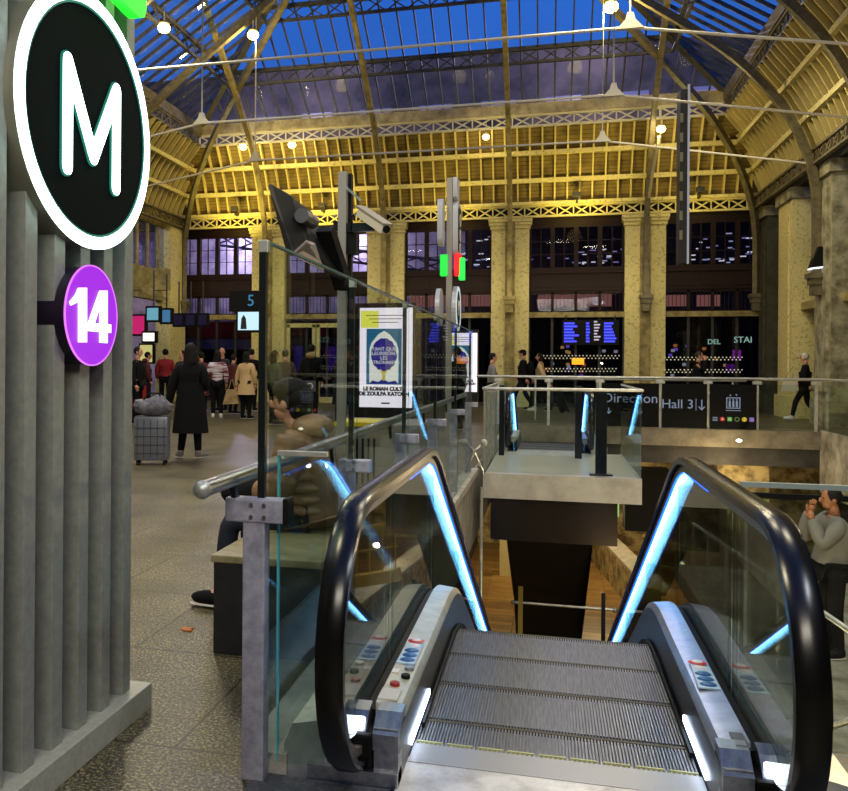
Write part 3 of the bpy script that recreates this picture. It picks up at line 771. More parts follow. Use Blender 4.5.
def f2(t, a, b):
    text('lettering', 'Hall 3', .28, ptx, t, FRONT(((a+b)/2-.14, 19.895, .55)))
    MB().box(b-.26, 19.89, .42, b-.25, 19.9, .68).build('divider', ptx, t)
    x = b-.14; MB().beam((x, 19.89, .66), (x, 19.89, .44), .02).beam((x, 19.89, .44), (x-.06, 19.89, .51), .02).beam((x, 19.89, .44), (x+.06, 19.89, .51), .02).build('arrow', ptx, t)
def ring(cx, y, cz, r0, r1, n=24):
    a = MB()
    for k in range(n):
        p, q = 2*PI*k/n, 2*PI*(k+1)/n
        a.prismY([(cx+r0*math.cos(p), cz+r0*math.sin(p)), (cx+r1*math.cos(p), cz+r1*math.sin(p)), (cx+r1*math.cos(q), cz+r1*math.sin(q)), (cx+r0*math.cos(q), cz+r0*math.sin(q))], y, y+.006)
    return a
def f3(t, a, b):
    c = (a+b)/2; y = 19.89
    m = MB().box(c-.14, y, .48, c+.14, y+.006, .50).box(c-.14, y, .70, c+.14, y+.006, .72).box(c-.14, y, .48, c-.12, y+.006, .72).box(c+.12, y, .48, c+.14, y+.006, .72).box(c-.15, y, .43, c+.15, y+.006, .445)
    for dx in (-.07, 0, .07): m.ell((c+dx, y+.003, .665), (.018, .004, .018), 8, 5).box(c+dx-.02, y, .51, c+dx+.02, y+.006, .64)
    m.prismY([(c-.08, .75), (c-.04, .75), (c-.06, .79)], y, y+.006).prismY([(c+.04, .79), (c+.08, .79), (c+.06, .75)], y, y+.006)
    m.build('lift_pictogram', ptx, t)
    cols = [(150, 160, 185), (200, 40, 40), (90, 180, 80), (110, 130, 60), (220, 190, 40), (150, 120, 190)]
    for k, cc in enumerate(cols):
        x = a+.13+k*.145; e = emis('line_%d' % k, cc, .7)
        if k in (1, 4): o = MB().cyl((x, y+.006, .25), (x, y, .25), .05, 16).build('line_symbol', e, t)
        elif k == 3: o = ring(x, y, .25, .032, .05).build('line_symbol', e, t)
        elif k == 0: o = MB().box(x-.05, y, .21, x+.05, y+.006, .225).box(x-.05, y, .275, x+.05, y+.006, .29).box(x-.05, y, .24, x+.05, y+.006, .255).build('line_symbol', e, t)
        else: o = MB().box(x-.045, y, .205, x+.045, y+.006, .295).build('line_symbol', e, t)
        o['label'] = ('white rail symbol', 'red round line symbol', 'green square line symbol', 'olive ring symbol', 'yellow round line symbol', 'violet square symbol')[k]
        if k in (1, 4, 2): text('line_letter', {1: 'A', 2: 'D', 4: '1'}[k], .08, whit, t, FRONT((x, y-.002, .25)), .002)
info_panel(1.14, 2.40, 'black information panel reading Direction, leftmost of three on the bridge railing', f1)
info_panel(2.40, 3.38, 'black information panel reading Hall 3 with a small down arrow', f2)
info_panel(3.38, 4.36, 'black information panel with a lift pictogram and coloured metro line symbols', f3)

# ================================================================== SLATTED TOTEM WITH METRO SIGNS
totm = mat('totem_grey', (142, 144, 138), .5, .15, nscale=30, rgb2=(126, 128, 122))
tt = wthing('sign_totem', 'tall grey slatted metal totem on a low plinth carrying the round metro signs', 'totem')
MB().bevbox(-2.7, 1.1, 0, -1.545, 3.16, .10, .004).build('plinth', mat('plinth_grey', (176, 176, 162), .45, .2, nscale=40, rgb2=(158, 158, 146)), tt)
MB().box(-2.6, 1.15, .1, -1.68, 3.12, 3.4).build('core', totm, tt)
for k in range(12):
    y = 3.07-k*.163
    MB().bevbox(-1.69, y-.065, .1, -1.595, y, 3.4, .003).build('slat', totm, tt)
settle(tt, (-2.1, 2.1, 0))
ms = wthing('metro_sign', 'large round black illuminated sign with a white letter M and white ring', 'sign')
MX = -1.55; MC = (2.67, 2.235)
def discX(cy, cz, r, x0, x1, n=64): return MB().prismX([(cy+r*math.cos(2*PI*k/n), cz+r*math.sin(2*PI*k/n)) for k in range(n)], x0, x1)
def ringX(cy, cz, r0, r1, x0, x1, n=64):
    a = MB()
    vs = []; fs = []
    for k in range(n):
        c, s = math.cos(2*PI*k/n), math.sin(2*PI*k/n)
        vs += [(x0, cy+r0*c, cz+r0*s), (x0, cy+r1*c, cz+r1*s), (x1, cy+r1*c, cz+r1*s), (x1, cy+r0*c, cz+r0*s)]
    for k in range(n):
        a0 = 4*k; b0 = 4*((k+1) % n)
        for j in range(4): fs.append((a0+j, a0+(j+1) % 4, b0+(j+1) % 4, b0+j))
    return a.add(vs, fs)
discX(*MC, .437, -1.66, MX-.01).build('housing', mat('housing_silver', (150, 146, 130), .35, .6), ms, smooth=True)
discX(*MC, .40, MX-.012, MX-.002).build('face', mat('face_black_green', (3, 14, 13), .9, spec=.1), ms)
wl_ = emis('sign_white', (222, 255, 246), 6)
ringX(*MC, .398, .44, MX-.006, MX+.004).build('ring', wl_, ms)
ringX(*MC, .390, .398, MX-.012, MX+.002).build('ring_halo', emis('sign_teal_halo', (40, 150, 125), .6), ms)  # teal glow round the ring, built as a thin emitting band
def stroke(p, q, r, x0, x1, a=None):
    a = a or MB(); (y0, z0), (y1, z1) = p, q; an = math.atan2(z1-z0, y1-y0); pts = []
    for k in range(9): t = an+PI/2+PI*k/8; pts.append((y0+r*math.cos(t), z0+r*math.sin(t)))
    for k in range(9): t = an-PI/2+PI*k/8; pts.append((y1+r*math.cos(t), z1+r*math.sin(t)))
    return a.prismX(pts, x0, x1)
ML = [(2.505, 2.045), (2.505, 2.395), (2.672, 2.115), (2.832, 2.395), (2.832, 2.04)]
def mm_(r, x0, x1):
    a = MB()
    for p, q in zip(ML, ML[1:]): stroke(p, q, r, x0, x1, a)
    return a
mm_(.033, MX-.005, MX+.006).build('letter_halo', emis('sign_teal_halo', (40, 150, 125), .6), ms)  # soft halo of the lit letter, built as a wider emitting shape
mm_(.0275, MX-.004, MX+.010).build('letter', wl_, ms)
settle(ms, (-1.6, 2.67, 2.235))
l14 = wthing('line_sign', 'round purple illuminated sign with the white number 14 below the M', 'sign')
C14 = (2.683, 1.561)
discX(*C14, .172, -1.66, MX-.006).build('housing', mat('housing_dark', (26, 12, 34), .4), l14, smooth=True)
discX(*C14, .176, MX-.004, MX).build('face', emis('face_purple', (165, 8, 232), 1.0), l14)
ringX(*C14, .1725, .177, MX-.004, MX+.002).build('rim', emis('rim_pink', (225, 120, 255), 1.2), l14)
nw = emis('number_white', (255, 250, 255), 2.2)
def digit(polys, name):
    a = MB()
    for q in polys: a.prismX([at_x(u/3.441, 150+v/3.439, MX+.004) for u, v in q], MX, MX+.006)
    a.build(name, nw, l14)
digit([[(242, 522), (262, 497), (272, 474), (298, 474), (298, 661), (272, 661), (272, 520), (245, 534)]], 'digit_one')
digit([[(345, 484), (369, 484), (369, 664), (345, 662)], [(345, 484), (345, 530), (325, 596), (369, 600), (369, 628), (305, 622), (305, 596)], [(365, 599), (381, 600), (381, 629), (365, 628)]], 'digit_four')
settle(l14, (-1.6, C14[0], C14[1]))
gs = wthing('green_sign', 'glowing green sign panel above the M sign, only its lower corner in view', 'sign')
pts = [(2.35, 2.76), (2.88, 2.70)] + [(2.93+.05*math.cos(a), 2.75+.05*math.sin(a)) for a in (-PI/2, -PI/4, 0)] + [(2.98, 3.2), (2.35, 3.2)]
MB().prismX(pts, -1.545, -1.50).build('face', emis('green_glow', (20, 235, 30), 2.2), gs)
MB().box(-1.62, 2.4, 2.8, -1.545, 2.9, 3.15).build('housing', darksteel, gs)
settle(gs, (-1.56, 2.6, 2.7))

# ================================================================== MONITOR, CAMERA AND POLE behind the barrier
def quad_prism(pxs, y0, y1):
    pts = [at_y(x, y, y0) for x, y in pxs]
    return MB().prismY(pts, y0, y1)
mo = wthing('hanging_monitor', 'large black information monitor tilted on a pole, seen from behind its grey casing', 'monitor')
front = [(4.2, (268, 185)), (4.2, (287, 254)), (4.75, (323, 271)), (4.75, (295, 198))]
def P3(y, px): X, Z = at_y(px[0], px[1], y); return (X, y, Z)
def hexa(f, b):
    return MB().add([P3(*p) for p in f]+[P3(*p) for p in b], [(0,1,2,3),(7,6,5,4),(0,4,5,1),(1,5,6,2),(2,6,7,3),(3,7,4,0)])
hexa([(4.2, (268, 185)), (4.2, (287, 254)), (4.26, (294, 255)), (4.26, (271, 184))], [(4.6, (290, 196)), (4.6, (306, 243)), (4.66, (310, 246)), (4.66, (294, 197))]).build('screen', black, mo)
hexa([(4.27, (272, 185)), (4.27, (294, 255)), (4.7, (323, 271)), (4.75, (303, 207))], [(4.45, (292, 197)), (4.45, (306, 243)), (4.95, (345, 282)), (4.95, (312, 212))]).build('casing', mat('casing_grey', (20, 20, 22), .7, 0, spec=.2), mo)
MB().add([P3(4.25, (293, 255)), P3(4.25, (306, 243)), P3(4.5, (315, 246)), P3(4.68, (324, 272)), P3(4.29, (293, 252)), P3(4.29, (306, 240)), P3(4.54, (315, 243)), P3(4.72, (324, 269))], [(0,1,2,3),(7,6,5,4),(0,4,5,1),(1,5,6,2),(2,6,7,3),(3,7,4,0)]).build('bottom_cover', mat('cover_pale', (150, 140, 140), .4, .4), mo)
x_, z_ = at_y(309, 220, 4.55)
MB().cyl((x_, 4.40, z_), (x_, 4.62, z_), .04, 16).build('pivot', mat('casing_grey2', (90, 88, 94), .35, .4), mo)
x2, z2 = at_y(344, 288, 5.0)
MB().beam((x_+.04, 4.75, z_-.02), (x2, 5.0, z2), .10, .06).build('arm', mat('casing_grey', (20, 20, 22)), mo)
settle(mo, (x_, 4.6, z_))
po = wthing('camera_pole', 'grey square pole behind the glass barrier carrying the monitor and the security camera', 'pole')
xa, za = at_y(343, 172, 5.0)
MB().box(xa-.025, 4.98, 0, xa+.025, 5.03, za).build('pole', mat('pole_grey', (150, 146, 138), .45, .3), po)
xb, zb = at_y(348, 174, 5.05)
MB().box(xb-.02, 5.04, 1.5, xb+.025, 5.09, zb).build('cable_duct', black, po)
xc_, zc_ = at_y(345, 228, 5.0)
MB().beam((xc_, 5.0, zc_), (xc_+.18, 5.0, zc_), .035, .05).beam((xc_-.07, 5.0, zc_+.01), (xc_, 5.0, zc_+.01), .03, .06).build('cross_arm', darksteel, po)
MB().beam((xc_, 5.0, zc_+.25), (xc_+.1, 5.0, zc_+.16), .015).build('strut', steel, po)
MB().box(xc_+.0, 5.0, zc_-.16, xc_+.07, 5.06, zc_-.03).build('junction_box', black, po)
settle(po, (xa, 5.0, 0))
cc = wthing('security_camera', 'boxy cream security camera pointing down right on the pole', 'camera')
p0 = Vector(P3(4.95, (361, 212))); p1 = Vector(P3(4.75, (386, 229)))
d = (p1-p0).normalized()
MB().beam(p0, p1, .055, .055).build('housing', mat('camera_cream', (212, 204, 184), .4), cc)
MB().beam(p0-d*.01+Vector((0, 0, .032)), p1+d*.02+Vector((0, 0, .032)), .065, .01).build('sunshade', mat('camera_dark', (150, 140, 116), .4), cc)
MB().cyl(p1, p1+d*.012, .022, 14).build('lens', black, cc)
MB().beam(p0.lerp(p1, .4)-Vector((0, 0, .02)), (xc_+.16, 5.0, zc_+.02), .02).build('mount', darksteel, cc)
MB().tube([p0+Vector((-.01, 0, 0)), p0+Vector((-.06, .02, -.02)), p0+Vector((-.07, .03, -.09)), (xc_+.05, 5.0, zc_-.04)], .006, 6).build('cable', black, cc)
settle(cc, p0)

# signal totem
sg = wthing('signal_totem', 'slim grey pole with stacked illuminated sign boxes, green and red lamps, behind the glass barrier', 'totem')
Y = 10.0
def xz(px, py, y=Y): return at_y(px, py, y)
xp = xz(449.5, 200)[0]
MB().box(xp-.03, Y-.02, .0, xp+.035, Y+.04, xz(450, 178)[1]).build('pole', mat('pole_grey', (150, 146, 138)), sg)
sgw = mat('sign_box_white', (176, 178, 186), .4, .2)
x1 = xz(453, 200)[0]
def rbox(y0, y1, z0, z1, x0, xq, r, m, name):
    pts = []
    for cy, cz, a0 in ((y1-r, z1-r, 0), (y0+r, z1-r, 90), (y0+r, z0+r, 180), (y1-r, z0+r, 270)):
        for k in range(5): a = R_(a0+k*22.5); pts.append((cy+r*math.cos(a), cz+r*math.sin(a)))
    return MB().prismX(pts, x0, xq).build(name, m, sg, smooth=True)
zt, zm, zl = xz(455, 201)[1], xz(455, 256)[1], xz(455, 285)[1]
rbox(Y-.02, Y+.25, xz(455, 198)[1], xz(455, 177)[1], x1, x1+.05, .02, sgw, 'sign_box')
rbox(Y-.02, Y+.42, zm, zt, x1, x1+.06, .08, sgw, 'sign_box')
b_ = rbox(Y+.03, Y+.37, zm+.06, zt-.06, x1+.055, x1+.066, .05, black, 'sign_face')
for zz in (zt-.2, zt-.38, zt-.54): ringX(Y+.2, zz, .05, .075, x1+.064, x1+.07, 20).build('symbol', whit, sg)
rbox(Y-.25, Y-.02, zm+.1, zt, xp-.11, xp-.05, .08, sgw, 'sign_box')
for (pa, pb_, c, nm) in (((441, 255), (446, 276), (20, 200, 60), 'green lamp'), ((455, 254), (459.5, 276), (225, 20, 30), 'red lamp'), ((459.5, 258), (463, 280), (30, 220, 70), 'second green lamp')):
    a0, b0 = xz(*pa), xz(*pb_)
    o = MB().bevbox(a0[0]-.005, Y-.06, b0[1], b0[0]+.02, Y+.06, a0[1], .01).build('lamp', emis('lamp_'+nm[:3]+str(pa[0]), c, 1.6), sg); o['label'] = nm
ringX(Y+.18, (zl+xz(455, 331)[1])/2, 0, .27, x1-.0, x1+.05, 32).build('round_sign', sgw, sg)
ringX(Y+.18, (zl+xz(455, 331)[1])/2, .22, .265, x1+.05, x1+.058, 32).build('sign_ring', emis('ring_soft', (200, 220, 220), 1.0), sg)
ringX(Y+.18, (zl+xz(455, 331)[1])/2, 0, .22, x1+.05, x1+.054, 32).build('sign_face', black, sg)
ringX(Y-.12, (zl+xz(455, 331)[1])/2, 0, .22, xp-.12, xp-.07, 32).build('round_sign', sgw, sg)
text('letter', 'M', .26, whit, sg, SIDE((x1+.06, Y+.18, (zl+xz(455, 331)[1])/2)), .003)
settle(sg, (xp, Y, 0))

# advertising screens
def advert(y, px0, px1, py0, py1, label):
    x0, z1 = at_y(px0, py0, y); x1, z0 = at_y(px1, py1, y)
    t = wthing('advertising_screen', label, 'screen'); w = x1-x0; h = z1-z0; c = (x0+x1)/2
    MB().bevbox(x0-.10, y+.012, max(0, z0-.35), x1+.02, y+.2, z1+.08, .02).build('housing', mat('advert_black', (12, 12, 14), .3), t)
    MB().box(x0, y, z0, x1, y+.012, z1).build('screen', emis('advert_white', (244, 230, 240), 1.3), t)
    MB().box(c-.25, y+.03, 0, c+.25, y+.18, max(.01, z0-.3)).build('foot', darksteel, t)
    X = lambda u: x0+u*w
    Zz = lambda v: z1-v*h
    yy = y-.004
    MB().box(X(.02), yy+.002, Zz(.20), X(.36), y, Zz(.03)).build('yellow_patch', emis('advert_yellow', (246, 240, 90), 1.0), t)
    bb = MB().box(X(.13), yy, Zz(.77), X(.80), y, Zz(.21)); bb.build('cover', emis('advert_teal', (30, 110, 150), .8), t)
    arch = [(X(.19), Zz(.76)), (X(.74), Zz(.76)), (X(.74), Zz(.42)), (X(.70), Zz(.35)), (X(.58), Zz(.27)), (X(.465), Zz(.23)), (X(.35), Zz(.27)), (X(.23), Zz(.35)), (X(.19), Zz(.42))]
    MB().prismY(arch, yy-.002, yy).build('arch', emis('advert_ivory', (240, 236, 225), 1.0), t)
    MB().prismY([(X(.465)+w*.245*math.cos(2*PI*k/28)*(1+.04*math.cos(k*3)), Zz(.47)+h*.165*math.sin(2*PI*k/28)*(1+.04*math.cos(k*3))) for k in range(28)], yy-.004, yy-.002).build('tree_crown', emis('advert_indigo', (44, 32, 150), .8), t)
    MB().prismY([(X(.19), Zz(.76)), (X(.74), Zz(.76)), (X(.68), Zz(.73)), (X(.55), Zz(.745)), (X(.46), Zz(.71)), (X(.36), Zz(.745)), (X(.25), Zz(.73))], yy-.005, yy-.002).build('ground', emis('advert_indigo', (44, 32, 150), .8), t)
    MB().prismY([(X(.44), Zz(.73)), (X(.49), Zz(.73)), (X(.5), Zz(.66)), (X(.56), Zz(.61)), (X(.47), Zz(.64)), (X(.38), Zz(.61)), (X(.43), Zz(.66))], yy-.006, yy-.002).build('tree_trunk', emis('advert_gold', (215, 190, 60), .9), t)
    ivory = emis('advert_ivory', (240, 236, 225), 1.0); ink = mat('advert_ink', (18, 18, 22), .6)
    for k, s_ in enumerate(('TANT QUE', 'FLEURIRONT', 'LES', 'CITRONNIERS')):
        text('title', s_, h*.05, ivory, t, FRONT((X(.465), yy-.007, Zz(.415+k*.045))), .001)
    for k, s_ in enumerate(('LE ROMAN CULTE', 'DE ZOULFA KATOUH')): text('caption', s_, h*.052, ink, t, FRONT((X(.47), yy-.002, Zz(.815+k*.05))), .001, bold=.006)
    for k in range(3): MB().box(X(.12+k*.06), yy-.001, Zz(.075+k*.035)-.008, X(.85-k*.06), y, Zz(.075+k*.035)+.004).build('small_print', mat('advert_grey', (120, 100, 90), .6), t)
    MB().box(X(.42), yy-.001, Zz(.965), X(.58), y, Zz(.95)).build('publisher_mark', ink, t)
    settle(t, (c, y, 0)); return t
advert(13.0, 360, 412, 308, 408, 'bright white advertising screen with a blue arch book cover, nearest of the two')
advert(21.5, 446, 477, 333, 392, 'smaller farther copy of the white book advertising screen, partly hidden behind the signal totem')

# hanging banner
bn = wthing('hanging_banner', 'long narrow black banner with a white edge tube hanging in front of the back wall', 'banner')
xa, za = at_y(681, 95, 20); xb, zb = at_y(678, 265, 20)
MB().box(xb-.03, 19.6, zb, xb+.12, 20.1, za).build('cloth', mat('banner_black', (14, 14, 18), .6), bn)
MB().box(xb+.12, 19.58, zb-.02, xb+.16, 19.64, za+.1).build('edge_tube', emis('banner_white', (205, 205, 215), .45), bn)
for k in range(7): MB().box(xb-.034, 19.59, zb+.5+k*.42, xb+.03, 19.598, zb+.7+k*.42).build('marking', mat('banner_mark', (120, 116, 90), .6), bn)
settle(bn, (xb, 20, za))
# departure board 5
b5 = wthing('platform_sign', 'black hanging sign with a pale blue number 5 above a small lit screen', 'sign')
y = 17.0; x0, z1 = at_y(229, 291, y); x1, z0 = at_y(264, 311, y)
MB().box(x0, y, z0, x1, y+.2, z1).build('board', black, b5)
text('number', '5', .34, emis('five_blue', (60, 130, 170), .9), b5, FRONT((at_y(251, 300, y)[0], y-.01, at_y(251, 301, y)[1])), .004)
a0, a1 = at_y(238, 312, y), at_y(263, 330, y)
MB().box(a0[0]-.05, y+.02, a1[1]-.05, a1[0]+.05, y+.15, a0[1]+.05).build('casing', black, b5)
MB().box(a0[0], y, a1[1], a1[0], y+.02, a0[1]).build('screen', emis('screen_blue', (190, 225, 240), 1.2), b5)
MB().prismY([(a0[0]+.06, a1[1]+.02), (a0[0]+.2, a1[1]+.02), (a0[0]+.18, a0[1]-.14), (a0[0]+.13, a0[1]-.06), (a0[0]+.08, a0[1]-.14)], y-.006, y).build('figure', mat('figure_dark', (30, 26, 30), .6), b5)
settle(b5, ((x0+x1)/2, y, z0))
# ================================================================== SHOP FRONTS AND BOARDS
def px_box(y, a, b, dy, m, name, par):
    """box between two image corners at depth y"""
    x0, z1 = at_y(a[0], a[1], y); x1, z0 = at_y(b[0], b[1], y)
    return MB().box(x0, y, z0, x1, y+dy, z1).build(name, m, par)
sb = wthing('departure_board', 'wide dark departure board with rows of glowing blue train times behind the right-centre window', 'board')
px_box(28.6, (562, 320), (619, 345), .15, black, 'casing', sb)
for xx in (at_y(566, 320, 28.65)[0], at_y(615, 320, 28.65)[0]): MB().cyl((xx, 28.68, 2.75), (xx, 28.68, 3.0), .02, 6).build('hanger', darkiron, sb)
rb = MB(); random.seed(3)
for r in range(7):
    for (c0, c1) in ((564, 580), (586, 590), (604, 617)):
        L = c1-c0; a = at_y(c0, 322.5+r*3, 28.59); b = at_y(c0+L*random.uniform(.55, 1), 324.3+r*3, 28.59)
        rb.box(a[0], 28.585, b[1], b[0], 28.6, a[1])
rb.build('text_rows', emis('board_blue', (60, 70, 255), 1.6), sb)
rw = MB()
for r in range(7):
    a = at_y(594, 321+r*3, 28.59); b = at_y(594+random.uniform(3, 7), 322.4+r*3, 28.59); rw.box(a[0], 28.585, b[1], b[0], 28.6, a[1])
rw.build('platform_numbers', emis('board_white', (220, 210, 225), .8), sb)
a = at_y(590, 345, 28.6); settle(sb, (a[0], 28.6, a[1]))
t = wthing('shop_sign', 'small glowing orange sign among the string lights behind the bridge', 'sign')
px_box(28.4, (572, 358), (584, 364.5), .06, emis('orange_sign', (255, 150, 20), 1.8), 'face', t); settle(t, at_y(578, 361, 28.4)[:1]+(28.4, at_y(578, 361, 28.4)[1]))
t = wthing('shop_sign', 'magenta glowing shop sign in the dark window right of the broad pillar', 'sign')
px_box(29.6, (733, 350), (741, 360), .06, emis('magenta_sign', (200, 60, 220), 1.3), 'face', t)
px_box(29.6, (726, 364), (736, 372), .06, emis('magenta_sign2', (120, 40, 160), .9), 'face', t); settle(t, at_y(735, 361, 29.6)[:1]+(29.6, at_y(735, 361, 29.6)[1]))
p = at_y(743, 340, 28.94)
tag(text('lettering_sign', 'STAI', .27, emis('pale_green_sign', (170, 215, 200), .55), None, FRONT((p[0], 28.94, p[1])), .01), 'pale green illuminated letters STAI in the dark window on the right', 'sign')
p = at_y(714, 342, 28.94)
tag(text('lettering_sign', 'DEL', .22, emis('pale_green_sign', (170, 215, 200), .55), None, FRONT((p[0], 28.94, p[1])), .01), 'short dim pale green letters left of the STAI sign', 'sign')
# string lights: wires with bulbs, counted as wires' parts
def garland(y, x0, x1, py, amp, n, label):
    t = wthing('string_light', label, 'lights', 'string lights')
    pts = []
    for k in range(n+1): X, Z = at_y(x0+(x1-x0)*k/n, py+(amp if k % 2 else -amp), y); pts.append((X, y, Z))
    MB().tube(pts, .012, 5).build('wire', darkiron, t)
    b = MB()
    for q in pts: b.ell(q, (.019, .019, .019), 6, 4)
    b.build('bulbs', emis('bulb', (235, 225, 190), .9), t)['kind'] = 'stuff'
    settle(t, pts[0])
garland(27.8, 540, 619, 357, 1.3, 44, 'upper zigzag string of small white lights above the walkers')
garland(27.8, 546, 616, 370, 1.3, 40, 'lower zigzag string of small white lights above the bridge rail')
garland(27.9, 665, 742, 358.5, 1.2, 40, 'upper string of small lights behind the man at the railing')
garland(27.9, 665, 742, 371, 1.2, 40, 'lower string of small lights behind the man at the railing')
# little lights and goods behind the right windows
random.seed(11)
for k in range(26):
    px_ = random.choice([random.uniform(535, 618), random.uniform(668, 755)]); py_ = random.uniform(345, 376)
    X, Z = at_y(px_, py_, 31.5)
    tag(MB().bevbox(X-.06, 31.54, Z-.05, X+.06, 31.6, Z+.05, .01).build('shop_lamp', emis('shop_lamp_%d' % (k % 4), [(255, 200, 110), (220, 220, 230), (160, 120, 255), (255, 160, 80)][k % 4], 1.3)), 'tiny shop lamp glowing in the dark lower windows', 'lamp', 'tiny lamps behind the lower windows')
random.seed(5)
for bay in (2, 3, 4):
    x0, x1 = BAY[bay]
    for k in range(33):
        X = random.gauss((x0+x1)/2+.9, .75); Z = random.choice([random.uniform(4.9, 6.2), 5.15, 5.35, 5.6])+random.uniform(-.05, .05)
        w = random.uniform(.03, .11)
        tag(MB().box(X-w, 32.5, Z-.018, X+w, 32.56, Z+.018).build('roof_lamp', emis('roof_lamp_%d' % (k % 3), [(225, 220, 235), (190, 170, 220), (240, 230, 210)][k % 3], random.choice([.6, 1.2]))), 'small pale lamp of the neighbouring hall seen through the upper right windows', 'lamp', 'lamps of the neighbouring hall')
# pinkish lit shelf in transom windows
for i, (a, b) in enumerate(((410, 490), (538, 612), (664, 690), (697, 720))):
    x0, z1 = at_y(a, 295, 31); x1, z0 = at_y(b, 306, 31)
    tag(MB().box(x0, 31, z0, x1, 31.1, z1).build('lit_shelf', emis('shelf_pink', (190, 120, 96), .55 if i < 2 else .4)), 'dim salmon lit gallery seen through the narrow transom window, %s' % ('behind the signal totem', 'above the blue departure board', 'just right of the broad pillar', 'near the hanging banner')[i], 'gallery')
# train / red shop band on the left
tr = wthing('train', 'red and violet striped train standing behind the left windows', 'train')
MB().box(-14.5, 31.5, .2, -6.2, 34, 2.35).build('body', mat('train_lavender', (150, 140, 190), .35), tr)
MB().box(-14.5, 31.45, 2.35, -6.2, 34, 3.0).build('stripe', mat('train_red', (150, 22, 36), .35), tr)
MB().box(-14.5, 31.40, .9, -6.2, 31.5, 1.9).build('windows', mat('train_window', (14, 14, 20), .15), tr)
settle(tr, (-10, 32.5, .2))
# left shops
def sign_box(name, label, y, a, b, c, s, cat='sign', dy=.12, group=None):
    x0, z1 = at_y(a[0], a[1], y); x1, z0 = at_y(b[0], b[1], y)
    t = wthing(name, label, cat, group)
    MB().bevbox(x0-.05, y+.01, z0-.05, x1+.05, y+dy+.02, z1+.05, .015).build('casing', black, t)
    MB().box(x0, y, z0, x1, y+.012, z1).build('screen', emis(name+'_%d' % int(a[0]), c, s), t)
    if cat == 'display' and z0 < 1.6: MB().box(x0-.02, y+.02, 0, x1+.02, y+.3, z0-.05).build('stand', black, t)
    if cat == 'screen': MB().cyl(((x0+x1)/2, y+.06, z1+.05), ((x0+x1)/2, y+.06, z1+.9), .02, 6).build('hanger', darkiron, t)
    settle(t, ((x0+x1)/2, y, z0)); return t
sign_box('hanging_screen', 'pale blue hanging screen nearest the totem, above the shops', 18.5, (147, 308), (158, 320), (120, 190, 210), .7, 'screen', group='hanging screens by the shops')
sign_box('hanging_screen', 'blue hanging screen second from the totem', 19.5, (161, 310), (170, 322), (80, 140, 190), .6, 'screen', group='hanging screens by the shops')
for k, (xx, nm) in enumerate(((174, 'first'), (186, 'second'), (198, 'third'))):
    sign_box('hanging_screen', 'dark hanging screen, %s of the three beside the red train' % nm, 21, (xx, 315), (xx+8, 325), (30, 26, 70), .35, 'screen', group='hanging screens by the shops')
sign_box('shop_sign', 'magenta glowing shop sign beside the sign totem', 20, (128, 316), (144, 334), (240, 40, 130), .6)
sign_box('shop_sign', 'small bright cream lamp box beneath the pale blue screen', 19, (143, 333), (154, 341), (255, 250, 210), 2.0)
sign_box('shop_window', 'bright shop display with yellow-green light behind the red jackets', 22, (140, 345), (152, 362), (210, 205, 130), .8, 'shop display')
sign_box('shop_counter', 'lit red and white shop counter low beside the totem', 17.5, (132, 385), (146, 412), (150, 40, 30), .45, 'counter')
aw = wthing('awning', 'cream slanted shop awning bracket high beside the sign totem', 'awning')
y = 22; q = [at_y(*p, y) for p in ((128, 268), (166, 268), (166, 290), (128, 290))]
MB().prismY(q, y, y+.3).build('beam', cream, aw)
q = [at_y(*p, y) for p in ((140, 287), (150, 287), (168, 299), (168, 301), (160, 300), (143, 291))]
MB().prismY(q, y-.1, y).build('bracket', cream, aw); settle(aw, (at_y(147, 280, y)[0], y, at_y(147, 290, y)[1]))
# purple-lit shop goods behind the cream doors
for i, (a, b, c, s, l) in enumerate((((294, 346), (303, 372), (70, 50, 170), .7, 'violet lit display in the left leaf of the cream doors'), ((327, 346), (341, 372), (90, 50, 170), .7, 'violet lit display right of the cream doors'), ((292, 322), (308, 336), (110, 20, 50), .5, 'dark red lit panel above the violet display'), ((314, 322), (325, 336), (130, 30, 60), .5, 'dark red lit panel in the right leaf of the cream doors'))):
    sign_box('shop_display', l, 30.2, a, b, c, s, 'display')
# barrier bars and ticket post behind the glass (left middle)
st = wthing('sign_stand', 'slim pole stand with a small square pictogram plate behind the seated woman', 'stand')
X0, Z0 = at_y(310, 386, 12)
MB().box(X0-.08, 12, Z0-.08, X0+.08, 12.02, Z0+.08).build('plate', mat('plate_grey', (84, 84, 88)), st)
MB().cyl((X0, 12.03, 0), (X0, 12.03, Z0), .015, 8).build('pole', steel_p, st)
MB().cyl((X0, 12.03, 0), (X0, 12.03, .03), .15, 18).build('base', steel_p, st)
ring(X0, 11.99, Z0, .035, .05, 18).build('pictogram', whit, st)
settle(st, (X0, 12, 0))
# low counter with yellow stripe, left of the landing
ct = wthing('kiosk_counter', 'low pale counter with a yellow strip behind the glass barrier', 'counter')
x0, z1 = at_y(333, 423, 8.6); x1, z0 = at_y(420, 470, 8.6)
MB().bevbox(x0, 8.6, 0, x1, 9.6, z1, .02).build('body', mat('kiosk_grey', (120, 116, 106), .6), ct)
MB().box(x0+.02, 8.58, z1-.03, x0+.62, 9.2, z1+.015).build('yellow_strip', mat('kiosk_yellow', (206, 186, 30), .5), ct)
for k in range(4): MB().box(x0+.25+k*.06, 8.585, .15, x0+.27+k*.06, 8.6, z1-.15).build('slot', black, ct)
settle(ct, ((x0+x1)/2, 9, 0))
